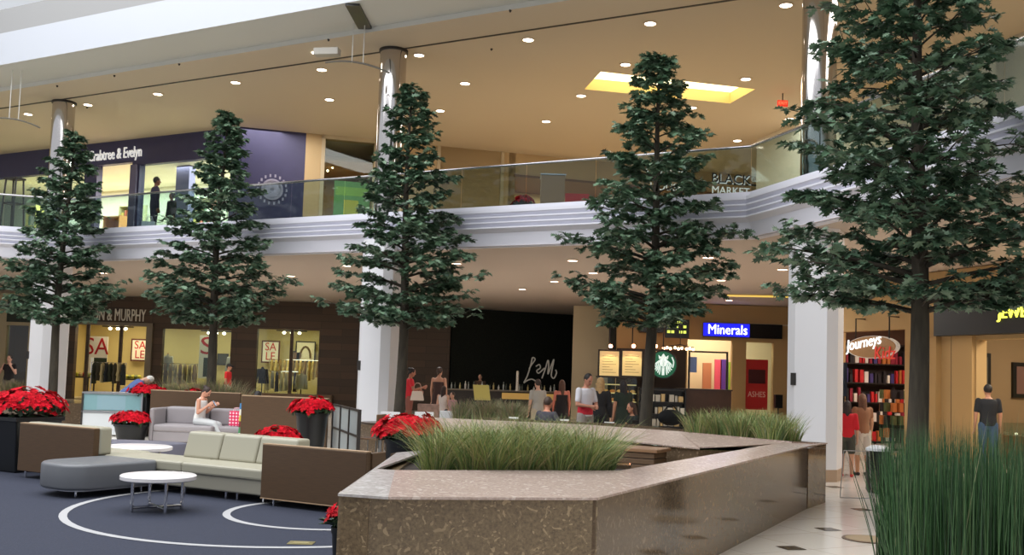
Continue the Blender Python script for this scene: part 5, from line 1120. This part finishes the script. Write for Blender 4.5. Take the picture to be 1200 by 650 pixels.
for x in (-.18,.16): MB().tube([(x,.02,0),(x,.05,1.15)],.018,6).build('leg',m_dark,t)
for k,(x,y,Y,lab) in enumerate(((602,489,20.9,'white napkin holder on the granite wall edge, left one'),(714,496,20.1,'white card holder on the cafe table before the seated woman'),(661,492,20.6,'white card holder behind the granite wall near the seated man'))):
    p=PD(x,y,Y); t=thing('card_holder',lab,'card holder',(p.x,p.y,.76)); b=MB(); b.add([(-.1,-.04,0),(.1,-.04,0),(.1,.04,0),(-.1,.04,0),(-.1,-.005,.13),(.1,-.005,.13),(.1,.005,.13),(-.1,.005,.13)],[(3,2,1,0),(4,5,6,7),(0,1,5,4),(1,2,6,5),(2,3,7,6),(3,0,4,7)]); b.build('card',mat('card_white',(236,234,230),.6),t)
    if k!=1: MB().tube([(0,0,-.76),(0,0,0)],.02,6).build('post',m_alu,t); 
p=PD(785,492,19.6); t=thing('handbag','dark rounded handbag on the granite wall behind the fourth tree trunk','bag',(p.x,p.y-.1,.9)); MB().ell((0,0,.14),(.26,.12,.16)).build('bag_body',m_blackm,t,smooth=True); MB().tube(smooth([(-.15,0,.24),(0,0,.4),(.15,0,.24)]),.015,6).build('handle',m_blackm,t)
# litter bin and thin stand by the rushes
p=PZ(1029,577); t=thing('litter_bin','black bin with a white lid half hidden by the rushes','bin',(p.x,p.y,0)); MB().lathe([(.17,0),(.2,.05),(.2,.68),(.18,.70)],n=24).build('body',m_black,t,smooth=True); MB().lathe([(.205,.70),(.205,.74),(.12,.79)],n=24).build('lid',mat('lid_white',(206,210,214),.3),t,smooth=True)
p=PZ(1003,584); t=thing('wire_stand','thin wire floor stand left of the black bin','stand',(p.x,p.y,0))
MB().tube([(-.25,0,.01),(.25,0,.01)],.008,6).build('foot_bar',m_alu,t); MB().tube([(-.25,0,.01),(-.2,0,.75)],.008,6).build('leg',m_alu,t); MB().tube([(.25,0,.01),(.2,0,.75)],.008,6).build('leg',m_alu,t); MB().tube([(-.2,0,.75),(.2,0,.75)],.008,6).build('top_bar',m_alu,t)
# ================================================================== PEOPLE
def remeshed(mb,name,mats,parent,vox,it=2,factor=.5):
    me=bpy.data.meshes.new(name); me.from_pydata(mb.v,[],mb.f); bm=bmesh.new(); bm.from_mesh(me); bmesh.ops.recalc_face_normals(bm,faces=bm.faces); bm.to_mesh(me); bm.free()
    o=bpy.data.objects.new(name,me); COL.objects.link(o)
    r=o.modifiers.new('r','REMESH'); r.mode='VOXEL'; r.voxel_size=vox; s_=o.modifiers.new('s','SMOOTH'); s_.iterations=it; s_.factor=factor
    dg=bpy.context.evaluated_depsgraph_get(); dg.update()
    m2=bpy.data.meshes.new_from_object(o.evaluated_get(dg)); m2.name=name; o.modifiers.clear(); o.data=m2; bpy.data.meshes.remove(me)
    m2.materials.clear()
    for q in (mats if isinstance(mats,(list,tuple)) else [mats]): m2.materials.append(q)
    m2.polygons.foreach_set('use_smooth',[True]*len(m2.polygons)); m2.polygons.foreach_set('material_index',[0]*len(m2.polygons))
    o.parent=parent; W[o]=W[parent].copy(); return o
m_eye=mat('eye_dark',(44,32,28),.3)
def skin(c): return mat('skin_%d_%d_%d'%c,c,.5)
SKL,SKM,SKD=(214,164,138),(186,134,106),(120,82,62)
def person(label,x,y,az,h,hair,hstyle,top,bot,skc=SKM,z0=0,lean=0,legs=None,arms=None,hipz=None,headpitch=0,headyaw=0,shoe=(40,36,36),vox=.0105,male=False,topband=None,group=None):
    t=thing('person',label,'person',(x,y,z0),-rad(az),group)
    S=lambda v:Vector(v)*h
    legs=legs or [((-.03,.04,-1),(0,-.03,-1)),((.03,-.03,-1),(0,-.06,-1))]
    arms=arms or [((-.16,.02,-1),(-.02,.22,-1)),((.16,.0,-1),(.02,.22,-1))]
    nv=lambda v:Vector(v).normalized()
    HX=.052
    ank=[]
    for (a,b_) in legs: ank.append(nv(a).z*.245+nv(b_).z*.245)
    hz=hipz/h if hipz is not None else .042-min(ank)
    hip=Vector((0,0,hz)); Rt=Matrix.Rotation(-rad(lean),3,'X')
    tp=lambda v:hip+Rt@Vector(v)
    wf=1.08 if male else 1.0
    RINGS=[(-.055,.05,.045),(-.02,.088,.06),(.03,.088,.062),(.10,.074 if not male else .08,.054),(.17,.082*wf,.06),(.235,.094*wf,.06),(.275,.090*wf,.05),(.298,.055,.04),(.312,.036,.034)]
    def torso(b,o,lo,hi,flare=0):
        zs=[r for r in RINGS if lo-1e-6<=r[0]<=hi+1e-6]
        b.loft([((tp((0,0,z)))*h,(rx+o)*h,(ry+o)*h,Rt) for z,rx,ry in zs],16)
    body=MB(); torso(body,0,-1,1)
    body.cap(tp((0,0,.29))*h,tp((0,.012,.36))*h,.031*h,.028*h)
    Rh=Rt@Matrix.Rotation(-rad(headyaw),3,'Z')@Matrix.Rotation(-rad(headpitch),3,'X')
    hc=tp((0,.018,.345)); hp=lambda v:hc+Rh@Vector(v)
    c0=(0,.0,.055)
    body.ell(hp(c0)*h,S((.043,.053,.066)),Rh,14,10); body.ell(hp((0,.014,.015))*h,S((.033,.036,.030)),Rh)      # skull and jaw
    body.cap(hp((0,.050,.058))*h,hp((0,.060,.040))*h,.006*h,.0085*h,6)                                          # nose
    for s_ in (-1,1): body.ell(hp((s_*.043,-.004,.048))*h,S((.007,.012,.018)),Rh,8,6)                           # ears
    feet=[];knees=[];hands=[];elb=[];sho=[];wri=[]
    for s_,(a,b_) in zip((-1,1),legs):
        hj=hip+Rt.lerp(Matrix.Identity(3),.7)@Vector((s_*HX,0,-.012)) if False else hip+Vector((s_*HX,0,-.012)); k=hj+nv(a)*.245; f=k+nv(b_)*.233
        body.cap(hj*h,k*h,.050*h,.034*h); body.cap(k*h,f*h,.033*h,.021*h); body.ell((k.lerp(f,.3)+Vector((0,-.008,0)))*h,S((.028,.03,.06)))
        toe=f+Vector((s_*.02,.105,-.022)); hl=f+Vector((0,-.02,-.018)); body.cap(hl*h,toe*h,.020*h,.015*h,8)
        feet.append((hl,toe)); knees.append((hj,k,f))
    for s_,(a,b_) in zip((-1,1),arms):
        sj=tp((s_*.100*wf,0,.272)); e=sj+Rt@nv(a)*.165; d=(Rt@nv(b_)); w=e+d*.145
        body.cap(sj*h,e*h,.030*h,.023*h); body.cap(e*h,w*h,.023*h,.0155*h)
        sv=d.cross(Vector((s_*1.0,.2,.1))); sv=sv.normalized() if sv.length>.05 else d.orthogonal().normalized(); n_=sv.cross(d).normalized()
        pc=w+d*.028; body.loft([((w-d*.004)*h,.016*h,.013*h,Matrix((sv,n_,d)).transposed()),((w+d*.02)*h,.022*h,.012*h,Matrix((sv,n_,d)).transposed()),((w+d*.052)*h,.024*h,.011*h,Matrix((sv,n_,d)).transposed())],10)
        curl=-n_*s_
        for k in range(4):
            o_=(k-1.5)*.0125; l=(.036,.042,.040,.031)[k]; q0=w+d*.050+sv*o_; q1=q0+d*l*.55+curl*.006+sv*o_*.12; q2=q1+d*l*.4+curl*.016
            body.cap(q0*h,q1*h,.0060*h,.0056*h,6); body.cap(q1*h,q2*h,.0056*h,.0050*h,6)
        q0=w+d*.016+sv*.016; q1=q0+d*.022+sv*.018+curl*.006; q2=q1+d*.020+sv*.004+curl*.004; body.cap(q0*h,q1*h,.0078*h,.0066*h,6); body.cap(q1*h,q2*h,.0066*h,.0056*h,6)
        hands.append((w+d*.06)*h); elb.append(e); sho.append(sj); wri.append(w)
    o=remeshed(body,'body',[skin(skc),m_eye,mat('lips',(170,84,80),.5)],t,vox)
    Hi=Rh.transposed(); mi=[0]*len(o.data.polygons)
    for i,p in enumerate(o.data.polygons):
        q=Hi@(p.center/h-hc)
        if q.y>.03:
            if min((q.x-.018)**2,(q.x+.018)**2)+(q.z-.056)**2<.0062**2: mi[i]=1
            elif abs(q.x)<.015 and abs(q.z-.013)<.0045: mi[i]=2
    o.data.polygons.foreach_set('material_index',mi)
    # hair
    b=MB(); hm=mat('hair_%d_%d_%d'%hair,hair,.6,var=.2,scale=30)
    b.ell(hp((0,-.010,.068))*h,S((.049,.053,.060)),Rh,14,10)
    if hstyle in('long','longer'):
        e_=-.10 if hstyle=='long' else -.17
        b.cap(hp((0,-.036,.05))*h,hp((0,-.058,e_))*h,.040*h,.030*h); 
        for s_ in (-1,1): b.cap(hp((s_*.034,-.016,.06))*h,hp((s_*.042,-.034,e_*.9))*h,.020*h,.018*h)
    elif hstyle=='bun': b.ell(hp((0,-.062,.09))*h,S((.028,.028,.028)),Rh); b.cap(hp((0,-.045,.04))*h,hp((0,-.055,.01))*h,.022*h,.012*h)
    elif hstyle=='pony': b.cap(hp((0,-.06,.085))*h,hp((0,-.085,-.05))*h,.022*h,.012*h)
    elif hstyle=='curly':
        for i in range(16): a=i*2.4; zz=.02+.1*i/16; b.ell(hp((.047*math.cos(a),-.012+.045*math.sin(a)-.01,zz))*h,S((.022,.022,.022)),Rh,8,6)
    remeshed(b,'hair',hm,t,.012)
    if hstyle=='cap':
        b=MB(); b.ell(hp((0,-.004,.082))*h,S((.052,.058,.050)),Rh); b.cap(hp((0,.045,.075))*h,hp((0,.09,.066))*h,.024*h,.018*h); remeshed(b,'cap',mat('cap_black',(26,24,26),.7),t,.012)
    # clothes
    tc,ttype,slv=top; tm=mat('cloth_%d_%d_%d'%tc,tc,.85)
    b=MB(); torso(b,.011,-.02 if ttype!='short' else .03,{'strapless':.24,'tank':.276}.get(ttype,.30))
    if ttype=='tank':
        for s_ in (-1,1): b.cap(tp((s_*.05,.03,.26))*h,tp((s_*.048,-.015,.30))*h,.014*h,.012*h,6); b.cap(tp((s_*.048,-.015,.30))*h,tp((s_*.05,-.045,.25))*h,.012*h,.014*h,6)
    if slv:
        for k in range(2):
            if slv<=1: b.cap(sho[k]*h,sho[k].lerp(elb[k],slv)*h,.0365*h,.033*h)
            else: b.cap(sho[k]*h,elb[k]*h,.0365*h,.031*h); b.cap(elb[k]*h,elb[k].lerp(wri[k],slv-1)*h,.031*h,.024*h)
    remeshed(b,'shirt',tm,t,.016,3)
    if topband:
        b=MB(); zs=[(.0,.101,.076),(.05,.10,.076),(.115,.091,.071)]; b.loft([(tp((0,0,z))*h,rx*h,ry*h,Rt) for z,rx,ry in zs],18); remeshed(b,'shirt_band',mat('cloth_%d_%d_%d'%topband,topband,.85),t,.016,2)
    bc,bt,bl=bot; bmt=mat('cloth_%d_%d_%d'%bc,bc,.85); b=MB()
    if bt=='skirt':
        I=Matrix.Identity(3); b.loft([((hip+Vector((0,0,z)))*h,rx*h,ry*h,I) for z,rx,ry in ((.09,.082,.062),(.02,.102,.078),(-.08,.108,.09),(-bl,.122,.105))],18)
    else:
        torso(b,.009,-.056,.11)
        for k,(hj,kn,f) in enumerate(knees):
            if bl<=1: b.cap(hj*h,hj.lerp(kn,bl)*h,.061*h,.052*h)
            else: b.cap(hj*h,kn*h,.061*h,.045*h); b.cap(kn*h,kn.lerp(f,bl-1)*h,.045*h,.035*h)
    remeshed(b,{'skirt':'skirt'}.get(bt,bt),bmt,t,.016,3)
    b=MB()
    for hl,toe in feet: b.cap((hl+Vector((0,0,-.002)))*h,(toe+Vector((0,0,-.001)))*h,.024*h,.018*h,8)
    remeshed(b,'shoes',mat('shoe_%d_%d_%d'%shoe,shoe,.5),t,.011,1)
    return t,[W[t]@q for q in hands],h
def stand(label,px,pt,Y,az,hair,hs,top,bot,z0=0,hmul=1,**k):
    p=PD(px,pt,Y); return person(label,p.x,p.y,az,(p.z-z0)*hmul,hair,hs,top,bot,z0=z0,**k)
BK=(30,24,22)
sit_l=[((-.12,1,-.12),(-.02,.12,-1)),((.12,1,-.12),(.02,.12,-1))]
# upstairs
stand('man in a dark suit standing on the upper balcony before the purple shop',183,207,30.0,60,BK,'short',((58,52,70),'shirt',1.95),((52,48,64),'trousers',1.95),z0=ZF+.002,skc=SKD,male=True)
stand('person in dark clothes beside the suited man on the upper balcony',202,226,29.7,215,(36,32,26),'curly',((40,42,38),'shirt',1.9),((36,38,38),'trousers',1.95),z0=ZF+.002,skc=SKD)
p=PD(175,255,29.6); t=thing('shopping_bag','white and blue shopping bag held low by the suited man upstairs','bag',(p.x,p.y,ZF+.002)); MB().box((-.2,-.09,0),(.2,.09,.5)).build('bag_body',mat('bag_pale',(206,214,226),.6),t,bevel=.01); MB().box((-.2,-.094,.2),(.2,-.088,.36)).build('stripe',mat('bag_blue',(90,110,190),.6),t)
for s_ in (-.05,.05): MB().tube([(-.1,s_,.5),(-.07,s_,.66),(.07,s_,.66),(.1,s_,.5)],.007,5).build('handle',m_white,t)
# ground floor, left
p=PD(145,461,25.1)
person('white haired man in a blue shirt bending over behind the glass kiosk',p.x,p.y,58,1.78,(226,222,214),'short',((84,104,152),'shirt',1.0),((186,178,156),'trousers',1.95),skc=SKL,lean=50,male=True,arms=[((-.1,.75,-.55),(.1,.5,-.6)),((.1,.75,-.55),(-.1,.5,-.6))],headpitch=34)
p=PD(233,497,22.25)
t,hd,h=person('woman in white top and pale trousers seated on the grey sofa with her phone',p.x,p.y,98,1.66,(52,36,30),'bun',((226,224,220),'tank',0),((196,198,198),'trousers',1.9),skc=(206,150,124),hipz=.525,lean=6,headpitch=34,legs=[((-.1,1,-.16),(-.02,.32,-1)),((.1,1,-.10),(.02,.62,-1))],arms=[((-.12,.2,-1),(.3,.85,.75)),((.12,.15,-1),(-.25,.8,.8))],shoe=(170,130,110),vox=.009)
c=(hd[0]+hd[1])/2; t=thing('phone','dark phone held by the seated woman in white','phone',(c.x,c.y,c.z),-rad(98)); t.rotation_euler=(rad(-55),0,-rad(98)); cs=MB().box((-.036,-.073,.012),(.036,.073,.022)).build('case',m_black,t,bevel=.004); MB().box((-.032,-.066,.022),(.032,.066,.0235)).build('screen',mat('phone_screen',(120,140,160),.2,es=.3),cs)
p=PD(302,457,21.35); person('dark haired person seated behind the brown partition, only the hair showing',p.x,p.y,20,1.62,BK,'long',((70,50,56),'shirt',.5),((60,60,70),'trousers',1.9),hipz=p.z-.475*1.62,legs=sit_l)
q=thingf('stool','low stool under the person behind the brown partition','stool',p.x,p.y,0,90); zz=p.z-.475*1.62-.1; MB().lathe([(.2,zz-.06),(.22,zz-.03),(.2,zz)],n=20).build('seat',m_dark,q)
for k in range(4): a=PI/4+PI/2*k; MB().tube([(.2*math.cos(a),.2*math.sin(a),0),(.15*math.cos(a),.15*math.sin(a),zz-.05)],.015,6).build('leg',m_chrome,q)
stand('man in a red shirt and black cap walking before the middle shop window',268,426,38.5,95,BK,'cap',((206,40,44),'shirt',.6),((216,204,186),'trousers',1.9),male=True)
stand('person with clasped raised hands at the far left edge',12,416,35.2,180,BK,'short',((34,30,32),'shirt',.4),((120,110,96),'trousers',1.9),skc=(210,160,140),arms=[((-.35,.4,-1),(.55,.35,1)),((.35,.4,-1),(-.55,.35,1))])
# cafe
t,hd,h=stand('woman in a red top with a printed handbag, near the middle white column',481,431,29.5,75,BK,'bun',((214,46,58),'shirt',.5),((142,88,76),'trousers',1.95),skc=(176,116,92),arms=[((-.2,.1,-1),(.3,.8,-.1)),((.2,.3,-1),(-.1,.9,.3))],headpitch=15)
p=PD(489,461,29.1); t=thing('handbag','white printed handbag carried by the woman in the red top','bag',(p.x,p.y,p.z-.2)); b=MB(); b.add([(-.2,-.07,0),(.2,-.07,0),(.2,.07,0),(-.2,.07,0),(-.15,-.04,.27),(.15,-.04,.27),(.15,.04,.27),(-.15,.04,.27)],[(3,2,1,0),(4,5,6,7),(0,1,5,4),(1,2,6,5),(2,3,7,6),(3,0,4,7)]); b.build('bag_body',dotmat('bag_print',(226,210,196),(150,70,64),9),t,bevel=.02); MB().tube(smooth([(-.12,0,.26),(-.07,0,.48),(.07,0,.48),(.12,0,.26)]),.012,6).build('strap',mat('strap',(180,140,120),.6),t)
stand('tall bare shouldered woman in a dark dress standing near the black wall',515,430,30.5,20,(60,44,36),'bun',((66,48,46),'strapless',0),((66,48,46),'skirt',.28),skc=(200,150,124))
stand('girl in a white tank top and grey trousers in front of the dark dressed woman',520,452,27,25,(56,38,32),'long',((226,214,206),'tank',0),((84,84,88),'trousers',1.95),skc=SKL)
stand('small child in a pink top beside the girl in the white tank top',531,459,26.6,230,(70,50,40),'short',((206,150,160),'shirt',.6),((170,140,130),'shorts',.8),skc=SKL)
stand('barista in a brown shirt standing behind the dark bar counter',563,438,42.6,190,(70,56,46),'short',((84,66,54),'shirt',1.0),((40,36,34),'trousers',1.95),skc=SKL,male=True)
stand('man in light grey shirt and beige trousers standing left of the strapless black dress',631,444,25.4,330,(60,46,38),'short',((176,170,160),'shirt',.6),((190,174,148),'trousers',1.95),male=True,skc=SKL)
stand('woman with bare reddish shoulders in a strapless black dress',659,445,26.6,350,(92,60,44),'long',((34,28,30),'strapless',0),((34,28,30),'skirt',.25),skc=(214,122,100))
t,hd,h=stand('man in a white polo shirt with a red lower half, looking down',687,437,20.9,140,BK,'short',((216,214,220),'shirt',.7),((150,140,134),'shorts',1.0),male=True,skc=(190,132,106),headpitch=22,topband=(206,44,60),arms=[((-.25,.15,-1),(.7,.7,-.1)),((.25,.15,-1),(-.7,.7,-.1))],vox=.009)
stand('woman with long blonde hair and black clothes, right of the polo shirt man',704,442,22.4,12,(176,140,92),'longer',((28,26,28),'shirt',1.9),((30,28,30),'trousers',1.95),skc=SKL)
stand('woman with long dark hair in a dark green dress left of the fourth tree trunk',731,445,23.6,340,(30,24,24),'longer',((36,48,38),'shirt',.5),((36,48,38),'skirt',.24),skc=SKM)
p=PD(746,459,20.95); person('seated woman in a dark vest left of the fourth tree trunk, facing left',p.x,p.y,250,1.64,(64,42,34),'long',((34,40,36),'shirt',.4),((150,160,180),'trousers',1.9),skc=(206,144,112),hipz=.52,legs=sit_l,lean=8,arms=[((-.2,.5,-1),(.2,1,.1)),((.2,.5,-1),(-.2,1,.1))])
p=PD(640,466,20.1); person('seated man in a dark grey shirt with his back turned, behind the granite wall',p.x,p.y,40,1.76,(70,52,42),'short',((70,68,76),'shirt',.8),((90,90,100),'trousers',1.9),skc=(206,140,112),hipz=.53,legs=sit_l,male=True,lean=4,arms=[((-.5,.25,-.9),(.4,.9,.1)),((.5,.2,-.9),(-.3,.9,.1))],vox=.009)
# right
stand('girl with dark hair in a red shirt and dark shorts beside the tall white column',993,469,19.6,15,(46,32,30),'longer',((204,28,40),'shirt',1.0),((66,66,58),'shorts',.75),shoe=(196,40,44),skc=(196,148,120),vox=.009)
stand('woman with long brown hair, tan top and white shorts right of the girl in red',1011,461,20.0,350,(112,74,52),'longer',((150,104,74),'shirt',.5),((206,196,184),'shorts',.95),shoe=(50,40,38),skc=(196,146,112),vox=.009)
stand('shopper in a dark top and blue jeans beyond the rushes under the yellow lettering',1158,450,22.3,10,BK,'short',((32,34,38),'shirt',.7),((60,82,112),'trousers',1.95),male=True)
stand('person in a pink and white top inside the shop at the right edge',1186,458,27.5,215,(90,44,40),'long',((214,190,196),'shirt',.6),((70,66,72),'trousers',1.95),skc=SKL)
# ================================================================== LIGHT
w=bpy.data.worlds.new('world'); sc.world=w; w.use_nodes=True
bg=w.node_tree.nodes['Background']; bg.inputs[0].default_value=(.9,.94,1,1); bg.inputs[1].default_value=.75
# daylight through the glazed roof of the court
area('skylight',frame(*uo(CN,-9.5,-13.0),ZU+5.5,118),27,22,6400,(.98,.99,1))
# warm fill lights added under both ceilings, standing in for the small downlights
for M_ in (frame(*uo(CN,-15,5),ZU-.06,118),frame(*uo(CN,-6,6),ZU-.06,118),frame(8,29,ZU-.06,90),frame(8.6,16.5,ZU-.06,163)):  # the last one is added to brighten the upper right wall
    area('gallery_fill',M_,8,1.6,235,(1,.95,.88))
for x,y in ((-12,36),(-3,33),(5,29),(10,20)):
    area('concourse_fill',T((x,y,ZC-.05)),5,1.5,225,(1,.96,.91))
vs=sc.view_settings; vs.view_transform='Standard'; vs.look='None'; vs.gamma=1; vs.exposure=0
sc.cycles.use_denoising=True; sc.cycles.max_bounces=8; sc.cycles.transparent_max_bounces=16; sc.cycles.diffuse_bounces=4; sc.cycles.glossy_bounces=4; sc.cycles.caustics_reflective=False; sc.cycles.caustics_refractive=False; sc.cycles.sample_clamp_indirect=6
